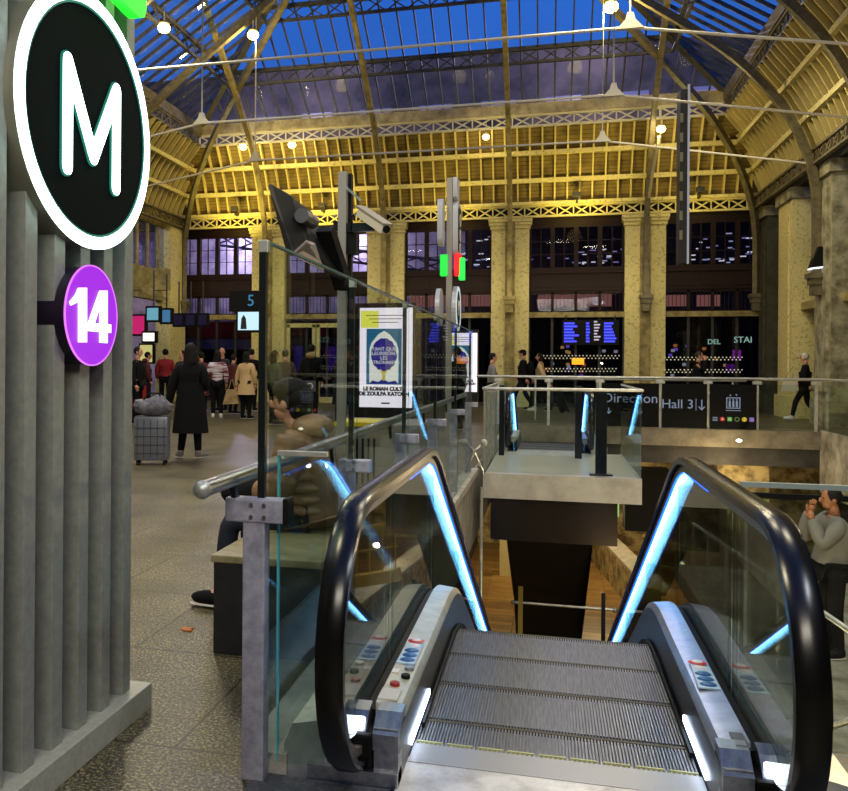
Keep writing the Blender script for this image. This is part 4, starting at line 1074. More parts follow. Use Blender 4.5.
# lower level: green exit signs, railing, oblique parapet, columns
def low_sign(a, b, y, lab):
    x0, z1 = at_y(a[0], a[1], y); x1, z0 = at_y(b[0], b[1], y)
    t = wthing('exit_sign', lab, 'sign', 'green exit signs below'); MB().bevbox(x0, y, z0, x1, y+.08, z1, .01).build('face', emis('exit_green', (150, 215, 110), .9), t)
    MB().cyl(((x0+x1)/2, y+.04, z1), ((x0+x1)/2, y+.04, z1+.4), .01, 6).build('hanger', darksteel, t); settle(t, (x0, y, z0))
low_sign((613, 501), (619, 517), 24, 'green lit exit sign on the lower level, left of the right handrail')
low_sign((640, 510), (647, 521), 24, 'smaller green exit sign on the lower level, beside the right handrail')
low_sign((414, 497), (420, 506), 24, 'green exit sign on the lower level seen through the left glass')
pp = wthing('parapet', 'pale stone parapet running obliquely on the lower level, lit warm and violet', 'parapet')
a = at_z(583, 550, -5); b2 = at_z(628, 606, -5)
def wallseg(p, q, z0, z1, th):
    p = Vector((*p, 0)); q = Vector((*q, 0)); n = (q-p).normalized().cross(Vector((0, 0, 1)))*th
    vs = [(p.x, p.y, z0), (q.x, q.y, z0), (q.x+n.x, q.y+n.y, z0), (p.x+n.x, p.y+n.y, z0), (p.x, p.y, z1), (q.x, q.y, z1), (q.x+n.x, q.y+n.y, z1), (p.x+n.x, p.y+n.y, z1)]
    return MB().add(vs, [(0,1,2,3),(7,6,5,4),(0,4,5,1),(1,5,6,2),(2,6,7,3),(3,7,4,0)])
b3 = (b2[0]+(b2[0]-a[0])*.9, b2[1]+(b2[1]-a[1])*.9)
wallseg(a, b3, -5, -4.05, -.5).build('wall', conc_w, pp)
wallseg(a, b3, -4.05, -3.98, -.55).build('coping', stone, pp)
settle(pp, (a[0], a[1], -5))
lr = wthing('stair_railing', 'thin steel railing with a yellow post on the lower level beyond the steps', 'railing')
yl_ = 13.6; A = at_y(513, 602, yl_); B = at_y(615, 610, yl_)
MB().tube([(A[0], yl_, A[1]), (B[0], yl_, B[1])], .022, 8).build('rail', steel_p, lr)
MB().ell((A[0], yl_, A[1]), (.04, .04, .04), 10, 6).ell((B[0], yl_, B[1]), (.04, .04, .04), 10, 6).build('rail_end', steel, lr)
MB().box(A[0]+.08, yl_-.03, -5, A[0]+.15, yl_+.03, A[1]+.25).build('post', mat('yellow_post_lit_rail', (200, 172, 80), .5, .1), lr)
MB().box(B[0]-.2, yl_-.03, -5, B[0]-.14, yl_+.03, B[1]+.25).build('post', darksteel, lr)
settle(lr, (A[0], yl_, -5))
for i, (x, y, l) in enumerate(((516, 26, 'slim pale column on the lower level left of the black pier'), )):
    X, Y_ = at_z(505, 575, -5)
    c = MB().bevbox(X-.16, Y_-.16, -5, X+.16, Y_+.16, -.6, .02).build('column', mat('column_yellow', (190, 180, 130), .5)); tag(c, l, 'column')
dk = MB().box(1.9, 22.5, -2.75, 2.95, 23.2, -1.2)
tag(dk.build('hanging_box', mat('pier_black', (9, 8, 8))), 'black service box hanging under the bridge', 'box')
X, Y_ = at_z(650, 540, -5)
rr = wthing('stair_railing', 'yellow-lit stair railing under the bridge, left of the right handrail', 'railing')
m = MB()
for k in range(5):
    x = 1.9+k*.28; m.box(x, 18, -3.1-k*.05, x+.03, 18.04, -2.0-k*.05)
m.beam((1.85, 18, -2.0), (3.1, 18, -2.25), .05).beam((1.85, 18, -2.5), (3.1, 18, -2.75), .04).beam((1.8, 18, -3.1), (3.1, 18, -3.4), .25)
m.build('railing', mat('yellow_post_lit_rail', (170, 140, 50)), rr); settle(rr, (2.4, 18, -3.1))  # yellow light falling on this railing is put into its colour
# mid-level landing and stairs on the right
ml = wthing('stair_landing', 'concrete stair landing lower than the hall, at the right edge', 'landing')
MB().box(1.9, 5.9, -1.9, 6.5, 14.0, -1.65).build('slab', conc, ml)
MB().box(1.9, 13.96, -1.65, 5.6, 14.0, -.58).build('glass_panel', glass, ml)
MB().box(1.88, 13.94, -.58, 5.6, 14.02, -.5).build('top_rail', darksteel, ml)
settle(ml, (4, 10, -1.9))
sf = wthing('staircase', 'grey stone stairs descending beside the escalator behind the right balustrade', 'stairs')
m = MB()
for k in range(11):
    z = -.15-k*.15; m.box(1.15, 2.6+k*.3, z-.25, 5.5, 2.9+k*.3+.02, z)
m.build('treads', conc, sf)
m = MB()
for k in range(20):
    z = -1.8-k*.16; m.box(1.15, 5.9+k*.31, z-.25, 1.88, 6.23+k*.31, z)
m.build('lower_treads', conc, sf)
def hrail(x, y0, z0, y1, z1):
    a = MB().tube([(x, y0, z0), (x, y1, z1)], .022, 8)
    n = 6
    for k in range(n+1):
        t_ = k/n; a.cyl((x, y0+(y1-y0)*t_, z0+(z1-z0)*t_), (x, y0+(y1-y0)*t_, z0+(z1-z0)*t_-.85), .014, 6)
    return a
hrail(1.9, 5.9, -.75, 12.1, -4.0).build('handrail', steel_p, sf)
hrail(1.2, 5.9, -.75, 12.1, -4.0).build('handrail', steel_p, sf)
hrail(2.15, 6.5, -.5, 13.9, -1.0).build('handrail', steel_p, sf)
hrail(1.9, 3.0, .75, 5.9, -.75).build('handrail', steel_p, sf)
settle(sf, (2, 4, -1.65))
struct('wall_stair', MB().box(1.9, 5.9, -5, 2.0, 14, -1.9), conc_w)
# glass pane and rail just behind the man
gp = wthing('glass_screen', 'clear glass screen with pale top rail in front of the man on the landing', 'glass screen')
y = 6.4; x0, z1 = at_y(742, 483, y); x1, z0 = at_y(900, 483, y)
MB().box(x0, y, -1.2, x1, y+.012, z1).build('pane', glass, gp)
MB().box(x0-.012, y-.01, z1-.22, x0+.012, y+.02, z1).box(x0-.01, y-.015, z1-.025, x1, y+.02, z1+.01).build('frame', mat('frame_pale', (150, 164, 160), .4, .3), gp)
settle(gp, (x0, y, -1.2))

# ================================================================== PEOPLE
skinm = mat('skin', (206, 150, 120), .55); skin2 = mat('skin_tan', (168, 110, 76), .55)
hairb = mat('hair_black', (20, 16, 14), .7, spec=.25); hairbr = mat('hair_brown', (50, 34, 22), .5); hairg = mat('hair_grey', (190, 184, 170), .6)
def skinmesh(name, V, E, m, parent, sub=1):
    """V: {key:(xyz, r)}; grows one continuous surface round the bones"""
    keys = list(V); idx = {k: i for i, k in enumerate(keys)}
    me = bpy.data.meshes.new(name); me.from_pydata([V[k][0] for k in keys], [(idx[a], idx[b]) for a, b in E], []); me.update()
    o = bpy.data.objects.new(name, me); COL.objects.link(o)
    sk = o.modifiers.new('s', 'SKIN'); sk.use_smooth_shade = True; sk.branch_smoothing = .4
    for i, k in enumerate(keys):
        r = V[k][1]; me.skin_vertices[0].data[i].radius = r if isinstance(r, tuple) else (r, r)
        me.skin_vertices[0].data[i].use_root = (i == 0)
    sb = o.modifiers.new('d', 'SUBSURF'); sb.levels = sub; sb.render_levels = sub
    bpy.context.view_layer.update()
    ev = o.evaluated_get(bpy.context.evaluated_depsgraph_get()); nm = bpy.data.meshes.new_from_object(ev)
    bpy.data.objects.remove(o); bpy.data.meshes.remove(me)
    nm.materials.clear(); nm.materials.append(m)
    for p in nm.polygons: p.use_smooth = True
    r = bpy.data.objects.new(name, nm); COL.objects.link(r)
    if parent is not None: r.parent = parent
    return r
def join_into(o, mb):
    bm = bmesh.new(); bm.from_mesh(o.data)
    tmp = bpy.data.meshes.new('t'); tmp.from_pydata(mb.v, [], mb.f); tmp.update(); bm.from_mesh(tmp); bpy.data.meshes.remove(tmp)
    bmesh.ops.recalc_face_normals(bm, faces=bm.faces[:])
    bm.to_mesh(o.data); bm.free()
    for p in o.data.polygons: p.use_smooth = True
def person(label, x, y, z=0, h=1.70, rz=0, pose=None, top=None, legs=None, shoe=None, hair=hairb, hairstyle='short', coat=None, hood=None, skin=None, cap=None, backpack=None, wide=1.0, fine=False, mask=None):
    """faces local +Y"""
    skin = skin or skinm; s = h/1.70
    t = thing('person', label, 'person', (x, y, z), rz)
    J = dict(pelvis=(0, 0, .94), belly=(0, 0, 1.08), chest=(0, .0, 1.26), neck0=(0, -.01, 1.43), neck=(0, .01, 1.50),
             shL=(-.17, 0, 1.37), elL=(-.23, .0, 1.10), wrL=(-.22, .08, .86), shR=(.17, 0, 1.37), elR=(.23, .0, 1.10), wrR=(.22, .08, .86),
             hiL=(-.09, 0, .88), knL=(-.10, .02, .49), anL=(-.10, -.02, .08), toL=(-.11, .13, .035),
             hiR=(.09, 0, .88), knR=(.10, .02, .49), anR=(.10, -.02, .08), toR=(.11, .13, .035), head=(0, .025, 1.60))
    if pose: J.update(pose)
    J = {k: Vector(v)*s for k, v in J.items()}
    w = wide
    Rb = dict(pelvis=.125, belly=.115, chest=.135, neck0=.06, neck=.052, shL=.062, elL=.042, wrL=.028, shR=.062, elR=.042, wrR=.028,
              hiL=.085, knL=.058, anL=.038, toL=.03, hiR=.085, knR=.058, anR=.038, toR=.03)
    E = [('pelvis', 'belly'), ('belly', 'chest'), ('chest', 'neck0'), ('neck0', 'neck'), ('chest', 'shL'), ('shL', 'elL'), ('elL', 'wrL'), ('chest', 'shR'), ('shR', 'elR'), ('elR', 'wrR'),
         ('pelvis', 'hiL'), ('hiL', 'knL'), ('knL', 'anL'), ('anL', 'toL'), ('pelvis', 'hiR'), ('hiR', 'knR'), ('knR', 'anR'), ('anR', 'toR')]
    V = {k: (J[k], Rb[k]*s*.88) for k in Rb}
    body = skinmesh('body', V, E, skin, t)
    hd = MB(); c = J['head']; yaw = Matrix.Rotation(R_((pose or {}).get('_yaw', (0, 0, 0))[0]) if False else 0, 3, 'Z')
    nn, mm = (20, 14) if fine else (12, 8)
    hd.ell(c+Vector((0, 0, .012))*s, (.073*s, .090*s, .105*s), nn, mm).ell(c+Vector((0, .022, -.055))*s, (.052*s, .062*s, .055*s), nn, mm)
    hd.tube([J['neck0'], c+Vector((0, -.01, -.06))*s], [.058*s, .052*s], 10)
    hd.ell(c+Vector((0, .098, -.012))*s, (.013*s, .022*s, .026*s), 8, 6)
    for q in (-1, 1): hd.ell(c+Vector((q*.075, .0, -.01))*s, (.012*s, .022*s, .032*s), 8, 6)
    # hands: palm, four fingers, thumb
    for side, q in (('L', -1), ('R', 1)):
        wpt = J['wr'+side]; d = (wpt-J['el'+side]).normalized(); sd = d.cross(Vector((0, 1, .2))).normalized(); up = sd.cross(d).normalized()
        pc = wpt+d*.045*s
        hd.tube([wpt-d*.01, wpt+d*.03*s, wpt+d*.08*s], [.026*s, .034*s, .030*s], 8)
        for k in range(4):
            b0 = wpt+d*.08*s+up*(k-1.5)*.017*s; L = (.058, .068, .064, .05)[k]*s
            hd.tube([b0, b0+d*L*.5-sd*q*.006*s, b0+d*L*.9-sd*q*.022*s], [.009*s, .0085*s, .006*s], 6)
        hd.tube([wpt+d*.02*s+up*.025*s, wpt+d*.05*s+up*.05*s, wpt+d*.085*s+up*.052*s], [.012*s, .010*s, .007*s], 6)
    join_into(body, hd)
    if fine or True:
        ey = MB()
        for q in (-1, 1): ey.ell(c+Vector((q*.03, .084, .012))*s, (.011*s, .007*s, .007*s), 8, 5)
        ey.build('eye', hairb, t, smooth=True)
        MB().ell(c+Vector((0, .082, -.052))*s, (.022*s, .008*s, .006*s), 8, 5).build('mouth', mat('lips', (140, 74, 66), .5), t, smooth=True)
    # hair
    hm = MB()
    if hairstyle != 'none':
        hm.ell(c+Vector((0, -.018, .027))*s, (.087*s, .095*s, .097*s), nn, mm)
        if hairstyle == 'long':
            hm.sweep([[Vector((rx*math.cos(a), -.05+ry*math.sin(a), zz))*s+Vector((c.x, c.y, c.z)) for a in [2*PI*k/12 for k in range(12)]] for rx, ry, zz in ((.084, .06, .04), (.10, .06, -.06), (.11, .055, -.16), (.10, .045, -.26), (.07, .03, -.33))])
        if hairstyle == 'bob':
            hm.sweep([[Vector((rx*math.cos(a), -.035+ry*math.sin(a), zz))*s+Vector((c.x, c.y, c.z)) for a in [2*PI*k/14 for k in range(14)]] for rx, ry, zz in ((.085, .07, .05), (.092, .075, -.02), (.088, .07, -.09), (.06, .05, -.12))])
        rng = random.Random(int(abs(x*97+y*31)))
        ph_ = rng.random()*6
        hm.v = [tuple(c+(Vector(v_)-c)*(1+(.09 if hairstyle == 'long' else .0)*math.sin(v_[0]/s*95+ph_)*math.cos(v_[2]/s*70+v_[1]/s*60+ph_))) for v_ in hm.v]
        hm.build('hair', hair, t, smooth=True)
    if cap: MB().ell(c+Vector((0, -.01, .055))*s, (.088*s, .1*s, .075*s), nn, mm).ell(c+Vector((0, .09, .05))*s, (.06*s, .05*s, .012*s), 10, 5).build('cap', cap, t, smooth=True)
    if mask: MB().ell(c+Vector((0, .06, -.045))*s, (.05*s, .045*s, .038*s), 10, 6).build('scarf', mask, t, smooth=True)
    # clothes
    if legs:
        V = {k: (J[k], Rb[k]*s*f) for k, f in (('pelvis', 1.08), ('hiL', 1.15), ('knL', 1.3), ('anL', 1.45), ('hiR', 1.15), ('knR', 1.3), ('anR', 1.45))}
        skinmesh('trousers', V, [e for e in E if e[0] in V and e[1] in V], legs, t)
    if shoe:
        for q in ('L', 'R'):
            a = J['an'+q]; b = J['to'+q]; d = (b-a); d.z = 0; d = d.normalized() if d.length > 0 else Vector((0, 1, 0))
            sh = MB(); ra = Matrix.Rotation(math.atan2(d.y, d.x), 3, 'Z'); mid = a+d*.07*s; zf = min(a.z, b.z)
            sh.ell(Vector((mid.x, mid.y, zf+.012*s)), (.135*s, .05*s, .045*s), 14, 8, ra).ell(Vector((a.x, a.y, a.z-.0)), (.058*s, .05*s, .06*s), 10, 7, ra)
            so = sh.build('shoe', shoe, t, smooth=True)
            MB().ell(Vector((mid.x, mid.y, zf-.022*s)), (.14*s, .053*s, .013*s), 14, 6, ra).build('sole', mat('sole_white', (190, 186, 180), .6), so, smooth=True)
    if top:
        f = 1.22*w
        V = {'belly': (J['belly'], .118*s*f), 'pelvis': (J['pelvis'], .125*s*f), 'chest': (J['chest'], .14*s*f), 'neck0': (J['neck0']+Vector((0, 0, .0)), .062*s*f)}
        for q in 'LR': V['sh'+q] = (J['sh'+q], .068*s*f); V['el'+q] = (J['el'+q], .054*s*f); V['wr'+q] = (J['wr'+q], .044*s*f)
        skinmesh('jacket', V, [e for e in E if e[0] in V and e[1] in V], top, t, 2 if fine else 1)
    if coat:
        zb_, mw = coat; cx, cy = J['pelvis'].x, J['pelvis'].y
        rows = []
        for zz, rx, ry in ((J['belly'].z+.05, .155, .12), (J['pelvis'].z, .175, .14), ((J['pelvis'].z+zb_*s)/2, .20, .165), (zb_*s, .225, .19)):
            rows.append([Vector((cx+rx*w*s*math.cos(2*PI*k/20)*(1+.04*math.cos(5*2*PI*k/20)), cy+ry*w*s*math.sin(2*PI*k/20), zz)) for k in range(20)])
        MB().sweep(rows).build('coat_skirt', mw, t, smooth=True)
    if hood: MB().ell(J['neck0']+Vector((0, -.06, .03))*s, (.12*s, .085*s, .075*s), nn, mm).build('hood', hood, t, smooth=True)
    if backpack: MB().ell(J['chest']+Vector((0, -.20, -.06))*s, (.15*s, .10*s, .22*s), nn, mm).build('backpack', backpack, t, smooth=True)
    return t
blk = mat('cloth_black', (12, 12, 14), .9, spec=.2); navy = mat('cloth_navy', (24, 26, 38), .85); redc = mat('cloth_red', (140, 22, 30), .8); dred = mat('cloth_dark_red', (74, 20, 24), .8)
beige = mat('cloth_beige', (190, 160, 112), .8); puff = mat('puffer_beige', (142, 112, 80), .55, nscale=7, rgb2=(104, 80, 56)); greenj = mat('cloth_green', (62, 74, 44), .8)
greyc = mat('cloth_grey', (118, 114, 108), .8); jeans = mat('jeans_dark', (22, 27, 42), .8); tan = mat('cloth_tan', (160, 130, 90), .8)
FO = 0; BK = PI
def at_foot(px, py, z=0): return at_z(px, py, z)
# woman in long black coat, back to camera, hand on suitcase
x, y = at_foot(190, 458)
person('woman in a long black coat seen from behind, holding a wheeled grey suitcase', x, y, 0, 1.66, R_(10), dict(wrL=(-.34, .02, .80), elL=(-.27, -.02, 1.08), hiL=(-.09, 0, .88), anL=(-.14, -.02, .08), toL=(-.20, .08, .035), wrR=(.18, .14, 1.02), toR=(.2, .08, .035), anR=(.13, -.02, .08)), blk, blk, mat('shoe_grey', (110, 104, 98), .6), hairb, 'long', (.38, blk), wide=1.2)
# suitcase
def suitcase(label, x, y, rz, w, d, h, m, group=None, tilt=0):
    t = thing('suitcase', label, 'suitcase', (x, y, 0), rz)
    sh = MB().bevbox(-w/2, -d/2, .06, w/2, d/2, h, .035)
    body = sh.build('shell', m, t, smooth=True)
    g = MB()
    for k in range(5): g.box(-w/2+.05+k*(w-.1)/4-.004, -d/2-.006, .1, -w/2+.05+k*(w-.1)/4+.004, -d/2+.004, h-.04)
    for k in range(4): g.box(-w/2+.02, -d/2-.006, .16+k*(h-.2)/4-.004, w/2-.02, -d/2+.004, .16+k*(h-.2)/4+.004)
    g.build('groove', mat('groove_dark', (60, 62, 68), .4), t)
    for sx in (-1, 1):
        for sy in (-1, 1):
            MB().cyl((sx*(w/2-.05)-.012, sy*(d/2-.04), .03), (sx*(w/2-.05)+.012, sy*(d/2-.04), .03), .03, 10).build('wheel', rubber, t)
            MB().box(sx*(w/2-.05)-.016, sy*(d/2-.04)-.016, .03, sx*(w/2-.05)+.016, sy*(d/2-.04)+.016, .08).build('castor', black, t)
    MB().tube([(-.09, d/2-.04, h-.02), (-.09, d/2-.04, h+.22), (.09, d/2-.04, h+.22), (.09, d/2-.04, h-.02)], .01, 6).build('handle', darksteel, t)
    t.rotation_euler = (tilt, 0, rz); return t
sx, sy = at_z(152, 464)
suitcase('large grooved silver-grey wheeled suitcase standing beside the woman in the black coat', sx, sy, R_(18), .46, .30, .66, mat('suitcase_silver', (120, 124, 134), .3, .4))
bg = thing('bag', 'grey crumpled duffel bag lying on top of the silver suitcase', 'bag', (sx+.02, sy-.02, .66), R_(18))
b_ = MB().ell((0, 0, .13), (.27, .15, .14), 20, 12)
b_.v = [(vx*(1+.08*math.sin(9*vz*10+vx*20)), vy, max(.002, vz*(1+.12*math.sin(vx*17)))) for vx, vy, vz in b_.v]
b_.build('body', mat('bag_grey', (120, 118, 128), .6, nscale=14, rgb2=(70, 68, 80), bump=.5), bg, smooth=True)
MB().tube([(-.12, -.05, .22), (-.06, -.05, .31), (.08, -.05, .31), (.13, -.05, .22)], .01, 6).build('strap', black, bg)
MB().tube([(-.14, .06, .22), (-.06, .06, .31), (.08, .06, .31), (.15, .06, .22)], .01, 6).build('strap', black, bg)
# group by the board
def pf(px, py, lab, h=1.7, **k):
    x, y = at_foot(px, py); return person(lab, x, y, 0, h, **k)
knit = mat('knit_pattern', (205, 200, 205), .9, rgb2=(110, 34, 44), nscale=9, stretch=(.3, .3, 6), contrast=(.48, .52))
wshoe = mat('shoe_white', (215, 212, 205), .5)
pf(217, 418, 'woman in a red and white banded knit sweater with white trainers in the waiting group', 1.68, rz=R_(15), top=knit, legs=blk, shoe=wshoe, hair=hairb, hairstyle='long', pose=dict(wrL=(-.2, .2, 1.05)), wide=1.15)
x, y = at_foot(246, 419)
person('woman in a beige trench coat seen from behind, holding a cream tote bag', x, y, 0, 1.66, R_(-12), dict(wrL=(-.30, .02, .80), elL=(-.26, 0, 1.08)), beige, blk, blk, hairb, 'long', (.62, beige), wide=1.1)
tb = thing('tote_bag', 'cream cloth tote bag hanging from the hand of the woman in the beige coat', 'bag', (x-.36, y-.05, .35))
MB().prismY([(-.22, 0), (.2, .03), (.14, .38), (-.12, .38)], -.05, .05).build('body', mat('tote_cloth', (176, 150, 104), .9, nscale=8, rgb2=(130, 106, 70)), tb)
MB().tube([(-.08, 0, .38), (-.02, 0, .62), (.02, 0, .62), (.08, 0, .38)], .01, 6).build('handle', tan, tb)
pf(222, 411, 'bald man in dark clothes facing the camera behind the woman in the knit sweater', 1.8, rz=PI, top=navy, legs=blk, shoe=blk, hairstyle='none')
pf(165, 410, 'person in a bright red jacket behind the woman in the black coat', 1.76, rz=R_(20), top=redc, legs=blk, shoe=blk, wide=1.2)
pf(147, 412, 'person in a dark red hooded jacket beside the shop counter', 1.66, rz=R_(-60), top=dred, legs=blk, shoe=blk, hood=dred)
pf(137, 424, 'person in black standing half hidden at the edge of the sign totem', 1.72, rz=R_(-90), top=blk, legs=blk, shoe=blk)
pf(201, 414, 'person in a dark red coat between the black coat and the knit sweater', 1.66, rz=R_(30), top=dred, legs=blk, shoe=blk, coat=(.5, dred))
pf(233, 414, 'person in a deep red jacket between the knit sweater and the beige coat', 1.6, rz=R_(-20), top=dred, legs=blk, shoe=blk)
pf(182, 413, 'person in a navy jacket far back among the waiting group', 1.7, rz=R_(160), top=navy, legs=blk, shoe=blk)
pf(251, 411, 'tall person in black behind the beige coat', 1.78, rz=R_(0), top=blk, legs=blk, shoe=blk)
pf(274, 425, 'woman with dark hair in an olive green jacket behind the barrier rod', 1.66, rz=R_(-40), top=greenj, legs=blk, shoe=blk, hairstyle='long')
pf(285, 421, 'person with brown hair beside the olive green jacket', 1.7, rz=R_(30), top=mat('cloth_brown', (70, 54, 40), .8), legs=blk, shoe=blk, hair=hairbr)
pf(311, 420, 'person in a black parka with a fur-edged hood seen from behind at the cream doors', 1.84, rz=R_(0), top=blk, legs=blk, shoe=blk, hood=tan, wide=1.25)
pf(341, 424, 'person in a black coat right of the parka at the cream doors', 1.72, rz=R_(-30), top=blk, legs=blk, shoe=blk, coat=(.45, blk))
pf(372, 424, 'person in a dark coat hidden partly behind the large advertising screen', 1.7, rz=R_(30), top=navy, legs=blk, shoe=blk)
pf(457, 430, 'person in a black jacket standing in front of the far advertising screen', 1.74, rz=R_(60), top=blk, legs=blk, shoe=blk, wide=1.2)
pf(492, 421, 'person in a pale sweater walking behind the glass left of the two walkers', 1.66, rz=R_(-80), top=greyc, legs=blk, shoe=blk)
# walkers with suitcase
walk = dict(knL=(-.1, .2, .5), anL=(-.1, .28, .10), toL=(-.1, .42, .06), knR=(.1, -.04, .48), anR=(.1, -.30, .12), toR=(.1, -.20, .035), wrL=(-.2, -.12, .88), wrR=(.2, .18, .92))
pf(523, 411, 'tall walker in black with a cap leading the pair behind the bridge rail', 1.82, rz=R_(82), top=blk, legs=blk, shoe=wshoe, cap=blk, pose=walk, wide=1.25, backpack=blk)
walk2 = dict(walk); walk2['wrL'] = (-.25, -.32, .78); walk2['elL'] = (-.24, -.12, 1.08)
x, y = at_foot(540, 411)
person('walker in a beige jacket and dark trousers pulling a black suitcase', x, y, 0, 1.72, R_(82), walk2, beige, blk, blk, hairb, 'bob', wide=1.15)
x, y = at_foot(562, 413)
suitcase('black wheeled suitcase pulled by the walker in the beige jacket', x+.1, y, R_(90), .42, .26, .62, blk, tilt=R_(-22))
pf(698, 415, 'man in black standing behind the Hall 3 panel with a hand at his face', 1.78, rz=R_(-100), top=blk, legs=blk, shoe=blk, hair=hairbr, pose=dict(elR=(.22, .16, 1.18), wrR=(.08, .16, 1.48)), wide=1.2)
x, y = at_foot(805, 421)
person('person in black with a white cap walking with a pale tote bag at the right', x, y, 0, 1.72, R_(70), walk, blk, blk, wshoe, hairg, 'short', cap=mat('cap_white', (196, 190, 176), .7), wide=1.15)
tb = thing('tote_bag', 'pale cloth tote bag carried by the person in the white cap', 'bag', (x-.45, y-.3, .75))
MB().prismY([(-.2, 0), (.2, .03), (.14, .36), (-.12, .36)], -.05, .05).build('body', mat('tote_pale', (196, 188, 168), .9), tb)
MB().tube([(-.08, 0, .36), (.1, 0, .66), (.08, 0, .36)], .01, 6).build('handle', greyc, tb)
# man on the landing, right edge
x, y = 2.92, 10.0
person('man in a grey jacket and black backpack on the stair landing, hand to mouth', x, y, -1.65, 1.76, R_(100), dict(elR=(.2, .22, 1.15), wrR=(.05, .20, 1.46), elL=(-.2, .2, 1.15), wrL=(-.03, .22, 1.40)), greyc, blk, blk, hairb, 'short', backpack=blk, skin=skin2, wide=1.2, fine=True)
# seated woman in beige puffer
seat = dict(pelvis=(0, -.02, .53), belly=(0, .02, .66), chest=(0, .05, .86), neck0=(0, .08, 1.03), neck=(0, .11, 1.09), head=(0, .15, 1.19),
            shL=(-.17, .06, .97), elL=(-.22, .10, .72), wrL=(-.09, .29, .66), shR=(.17, .06, .97), elR=(.22, .10, .72), wrR=(.08, .30, .68),
            hiL=(-.09, .05, .52), knL=(-.12, .46, .52), anL=(-.12, .50, .10), toL=(-.12, .64, .04), hiR=(.09, .05, .52), knR=(.11, .44, .52), anR=(.10, .40, .10), toR=(.10, .54, .04))
wm = person('woman in a beige hooded puffer jacket and dark jeans seated on the bench', -1.28, 4.62, 0, 1.68, R_(86), seat, puff, jeans, blk, hairb, 'short', skin=skinm, wide=1.42, fine=True)
s = 1.68/1.7
MB().ell(Vector((0, .0, 1.045)), (.145, .115, .07), 20, 12).build('hood', puff, wm, smooth=True)
rr = []
for k in range(49):     # quilted body of the puffer jacket
    t_ = k/48; zz = .49+t_*.52; q = abs(math.sin(t_*PI*8))**.6; e = math.sin(PI*min(1, .12+t_*.95))**.35
    rr.append([((.155+.034*q)*e*math.cos(2*PI*j/32)*1.12, -.01+.07*t_+(.142+.034*q)*e*math.sin(2*PI*j/32), zz+.004*math.sin(j*2.1+k)) for j in range(32)])
MB().sweep(rr).build('quilted_body', puff, wm, smooth=True, sharp=80)
for side in (-1, 1):
    A_, B_, C_ = Vector((side*.17, .055, .99)), Vector((side*.235, .10, .72)), Vector((side*.10, .27, .67)); pts = []; rs = []
    for k in range(45):
        t_ = k/44; p = A_.lerp(B_, t_*2) if t_ < .5 else B_.lerp(C_, t_*2-1)
        p = A_*(1-t_)**2+B_*2*t_*(1-t_)*1.0+C_*t_**2 if False else p
        pts.append(p); rs.append((.082-.022*t_)+.012*abs(math.sin(t_*PI*8))**.6)
    MB().tube(pts, rs, 18).build('quilted_sleeve', puff, wm, smooth=True, sharp=80)
MB().ell((0, .133, 1.243), (.092, .113, .074), 22, 14).ell((0, .085, 1.20), (.09, .085, .09), 22, 14).ell((0, .075, 1.145), (.084, .068, .085), 18, 10).ell((0, .196, 1.262), (.06, .04, .034), 14, 8).build('hair', hairb, wm, smooth=True)
gl = MB().tube([(-.075, .15, 1.20), (-.06, .245, 1.20)], .003, 5).tube([(.075, .15, 1.20), (.06, .245, 1.20)], .003, 5)
gl.build('glasses', black, wm)
ph = thing('phone', 'dark mobile phone with a red cover in the hands of the seated woman', 'phone', (-1.28-.40, 4.64, .70))
MB().bevbox(-.04, -.075, -.006, .04, .075, .006, .004).build('body', black, ph); MB().bevbox(-.043, -.078, -.012, .043, .078, -.005, .003).build('cover', mat('cover_red', (150, 50, 36), .5), ph)
ph.rotation_euler = (R_(20), R_(-20), R_(10))
lb = wthing('handbag', 'small black bag on the lap of the seated woman', 'bag')
MB().ell((-1.68, 4.62, .66), (.14, .17, .09), 16, 10).build('body', blk, lb, smooth=True); settle(lb, (-1.68, 4.62, .6))
# crumbs/leaf on floor
x, y = at_z(187, 630)
tag(MB().prismZ([(x-.03, y-.01), (x, y-.03), (x+.04, y-.02), (x+.02, y+.0), (x+.03, y+.03), (x, y+.015), (x-.03, y+.03)], .001, .008).build('dry_leaf', mat('leaf_orange', (190, 110, 50), .7)), 'small orange-brown dry leaf lying on the speckled floor', 'leaf')

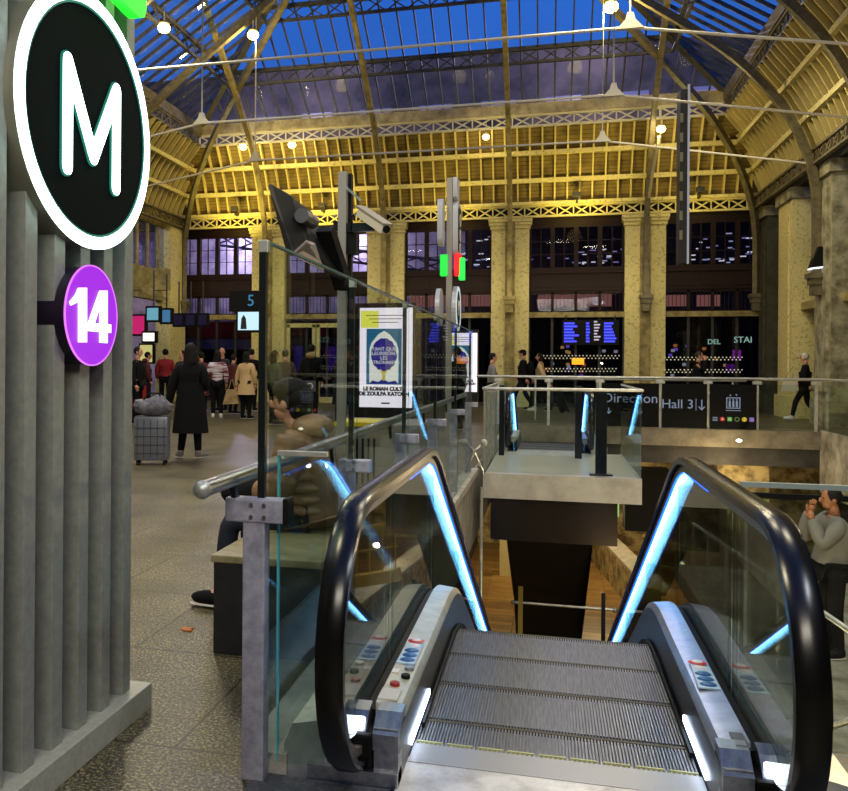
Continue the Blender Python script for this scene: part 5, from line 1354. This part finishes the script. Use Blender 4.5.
# ================================================================== LAMPS AND LIGHT
lampm = emis('lamp_glow', (255, 238, 130), 14)
def lamp(x, y, z, r, label, power, color, drop=None, rad=.15):
    t = wthing('ceiling_lamp', label, 'lamp', 'hanging lamps of the hall')
    MB().ell((x, y, z), (r, r, r*.8), 16, 10).build('globe', lampm, t, smooth=True)
    MB().ell((x, y, z+r*.75), (r*.8, r*.8, r*.3), 14, 8).build('shade', cream, t, smooth=True)
    MB().cyl((x, y, z+r*.7), (x, y, z+(drop or .5)), .015, 6).build('stem', rodm, t)
    settle(t, (x, y, z))
    l = bpy.data.lights.new('lamp_light', 'POINT'); l.energy = power; l.color = color; l.shadow_soft_size = rad
    o = bpy.data.objects.new('lamp_light', l); COL.objects.link(o); o.location = (x, y, z-r-.05)
WARM = (1.0, .80, .34)
for px_, py_, yy, lab, pw, r in ((253, 35, 22.6, 'round hanging lamp high on the left tie rod hanger', 300, .16), (611, 7, 22.6, 'round hanging lamp high on the right tie rod hanger, at the top edge', 300, .18),
                              (164, 28, 20, 'round hanging lamp at upper left beside the M sign', 250, .16), (243, 147, 27.0, 'round lamp under the left end of the upper truss', 70, .13),
                              (292, 145, 27.0, 'round lamp under the upper truss, second from the left', 70, .13), (486, 137, 27.0, 'small lamp under the middle of the upper truss', 40, .11), (661, 129, 26.6, 'lamp on a pole under the right end of the upper truss', 90, .13)):
    X, Z = at_y(px_, py_, yy); lamp(X, yy, Z, r, lab, pw, WARM, .6)
# pole of the right lamp
X, Z = at_y(659, 133, 26.6); X2, Z2 = at_y(646, 212, 28.6)
tag(MB().beam((X, 26.62, Z-.1), (X2, 28.5, Z2), .07).build('lamp_pole', rodm), 'slanted cream pole carrying the right-hand lamp under the truss', 'pole')
# floodlights along the lower truss shining up at the cove
def spot(loc, to, power, color, ang, blend=.6, rad=.1):
    l = bpy.data.lights.new('flood_light', 'SPOT'); l.energy = power; l.color = color; l.spot_size = R_(ang); l.spot_blend = blend; l.shadow_soft_size = rad
    o = bpy.data.objects.new('flood_light', l); COL.objects.link(o); o.location = loc
    o.rotation_euler = (Vector(to)-Vector(loc)).to_track_quat('-Z', 'Y').to_euler()
for k, (px_, pw) in enumerate(((235, 270), (322, 270), (450, 130), (577, 210), (700, 60))):
    X, Z = at_y(px_, 206, 28.2)
    t = wthing('floodlight', 'small dark floodlight on the lower truss, %s from the left' % ('first', 'second', 'third', 'fourth', 'fifth')[k], 'floodlight', 'floodlights on the lower truss')
    MB().bevbox(X-.12, 28.1, 6.74, X+.12, 28.25, 6.9, .02).build('body', darkiron, t); MB().box(X-.03, 28.2, 6.6, X+.03, 28.55, 6.74).build('bracket', darkiron, t)
    settle(t, (X, 28.2, 6.7))
    spot((X, 27.2, 5.9), (X, 28.7, 7.6), pw, (1.0, .78, .16), 120, .8, .25)
def area(loc, to, sx, sy, power, color):
    l = bpy.data.lights.new('area_fill_light', 'AREA'); l.shape = 'RECTANGLE'; l.size = sx; l.size_y = sy; l.energy = power; l.color = color
    o = bpy.data.objects.new('area_fill_light', l); COL.objects.link(o); o.location = loc
    o.rotation_euler = (Vector(to)-Vector(loc)).to_track_quat('-Z', 'Y').to_euler()
# hall lighting: added unseen area lights that brighten the concourse and back wall
for x, y, pw in ((-7.5, 15, 420), (1, 15, 260), (-8, 7, 480), (-3.4, 2, 460), (2.5, 7, 200), (3.2, 20, 320), (.5, 9.5, 180)):
    area((x, y, 8.2), (x, y+.01, 0), 1.2, 1.2, pw*.8, (1, .88, .58))
area((1.0, -3.5, 5.5), (-.3, 3.5, 0), 3.5, 1.2, 340, (1.0, .93, .78))  # added fill from behind the camera, brightens floor and escalator
area((3.0, 1.0, 5.5), (-2, 3.0, .5), 1.5, .6, 110, (.9, .94, 1.0))  # added fill, brightens the totem side
area((-4.5, 27.2, 4.0), (-4.5, 29.5, 3.2), 16, .3, 60, (1, .85, .5))
# added unseen point lights that brighten the outer halls and the far building
for x, y, z, pw, c in ((-13, 34.8, 6.6, 420, (1, .88, .96)), (-8, 34.8, 6.6, 330, (1, .86, .96)), (-17.6, 26, 7.8, 420, (.98, .95, 1)), (-17.6, 19, 7.8, 420, (.98, .95, 1)), (-4, 33, 6.8, 60, (.8, .8, 1)), (2, 33.5, 4.5, 14, (1, .5, .4)), (-1, 33, 4, 30, (1, .6, .5)), (-14, 42, 17, 1500, (.85, .75, 1)), (2, 42, 17, 1500, (.85, .75, 1))):
    l = bpy.data.lights.new('outer_fill_light', 'POINT'); l.energy = pw; l.color = c; l.shadow_soft_size = .06
    o = bpy.data.objects.new('outer_fill_light', l); COL.objects.link(o); o.location = (x, y, z)
# lower level: unseen point lights, some added only to brighten the stairs
for x, y, z, pw in ((-1.5, 17, -1.4, 200), (1.5, 26, -1.6, 330), (3.6, 19.2, -1.0, 110), (3.2, 22.5, -3.5, 90), (-1.6, 24, -1.5, 220), (5.0, 12, 1.6, 60), (1.3, 8.5, -1.9, 110), (3.0, 7, 1.5, 160)):
    l = bpy.data.lights.new('lower_light', 'POINT'); l.energy = pw; l.color = (1, .76, .40); l.shadow_soft_size = .06
    o = bpy.data.objects.new('lower_light', l); COL.objects.link(o); o.location = (x, y, z)
X, Z = at_y(740, 441, 19.6)
tag(MB().ell((X, 19.7, Z), (.06, .05, .035), 12, 8).build('spot_lamp', emis('spot_white', (255, 250, 225), 5)), 'small bright spot lamp under the edge of the bridge', 'lamp')
# wall lamp at the big right pillar
X, Z = at_y(817, 268, 22.5)
t = wthing('wall_lamp', 'dark wall lamp with a white underside beside the large right pillar', 'lamp')
MB().prismY([(X-.15, Z), (X+.2, Z+.05), (X+.1, Z+.5), (X+.0, Z+.5)], 22.4, 22.7).build('housing', black, t)
MB().prismY([(X-.15, Z-.03), (X+.15, Z), (X+.15, Z+.03), (X-.15, Z)], 22.4, 22.7).build('diffuser', emis('wall_white', (225, 225, 235), 2), t); settle(t, (X, 22.5, Z))

# world: dusk sky
w = bpy.data.worlds.new('World'); SC.world = w; w.use_nodes = True; nt = w.node_tree; bgn = nt.nodes['Background']
tc = nt.nodes.new('ShaderNodeTexCoord'); sp = nt.nodes.new('ShaderNodeSeparateXYZ'); cr = nt.nodes.new('ShaderNodeValToRGB')
n = nt.nodes.new('ShaderNodeTexNoise'); n.inputs['Scale'].default_value = 5; mx = nt.nodes.new('ShaderNodeMixRGB'); mx.blend_type = 'MULTIPLY'; mx.inputs[0].default_value = .3
cr.color_ramp.elements[0].position = .0; cr.color_ramp.elements[0].color = (*lin((70, 90, 150)), 1)
cr.color_ramp.elements[1].position = .6; cr.color_ramp.elements[1].color = (*lin((46, 130, 225)), 1)
nt.links.new(tc.outputs['Generated'], sp.inputs[0]); nt.links.new(sp.outputs['Z'], cr.inputs[0]); nt.links.new(tc.outputs['Generated'], n.inputs[0])
nt.links.new(cr.outputs[0], mx.inputs[1]); nt.links.new(n.outputs['Fac'], mx.inputs[2]); nt.links.new(mx.outputs[0], bgn.inputs[0])
bgn.inputs['Strength'].default_value = 1.15

# ================================================================== CAMERA
cam = bpy.data.cameras.new('Camera'); co = bpy.data.objects.new('Camera', cam); COL.objects.link(co); SC.camera = co
cam.sensor_width = 36; cam.sensor_fit = 'HORIZONTAL'; cam.lens = 36*F/848
cam.shift_x = (424-PX)/848; cam.shift_y = -(395.5-PY)/848; cam.clip_start = .05; cam.clip_end = 300
rt = Vector((math.cos(TH), math.sin(TH), 0)); fw = Vector((-math.sin(TH), math.cos(TH), 0)); up = Vector((0, 0, 1))
cx = rt*math.cos(RO)+up*math.sin(RO); cy = up*math.cos(RO)-rt*math.sin(RO); cz = -fw
co.matrix_world = Matrix(((cx.x, cy.x, cz.x, 0), (cx.y, cy.y, cz.y, 0), (cx.z, cy.z, cz.z, CH), (0, 0, 0, 1)))
SC.view_settings.view_transform = 'Standard'; SC.view_settings.look = 'None'; SC.view_settings.gamma = 1
SC.view_settings.use_curve_mapping = False; SC.view_settings.exposure = 0.0
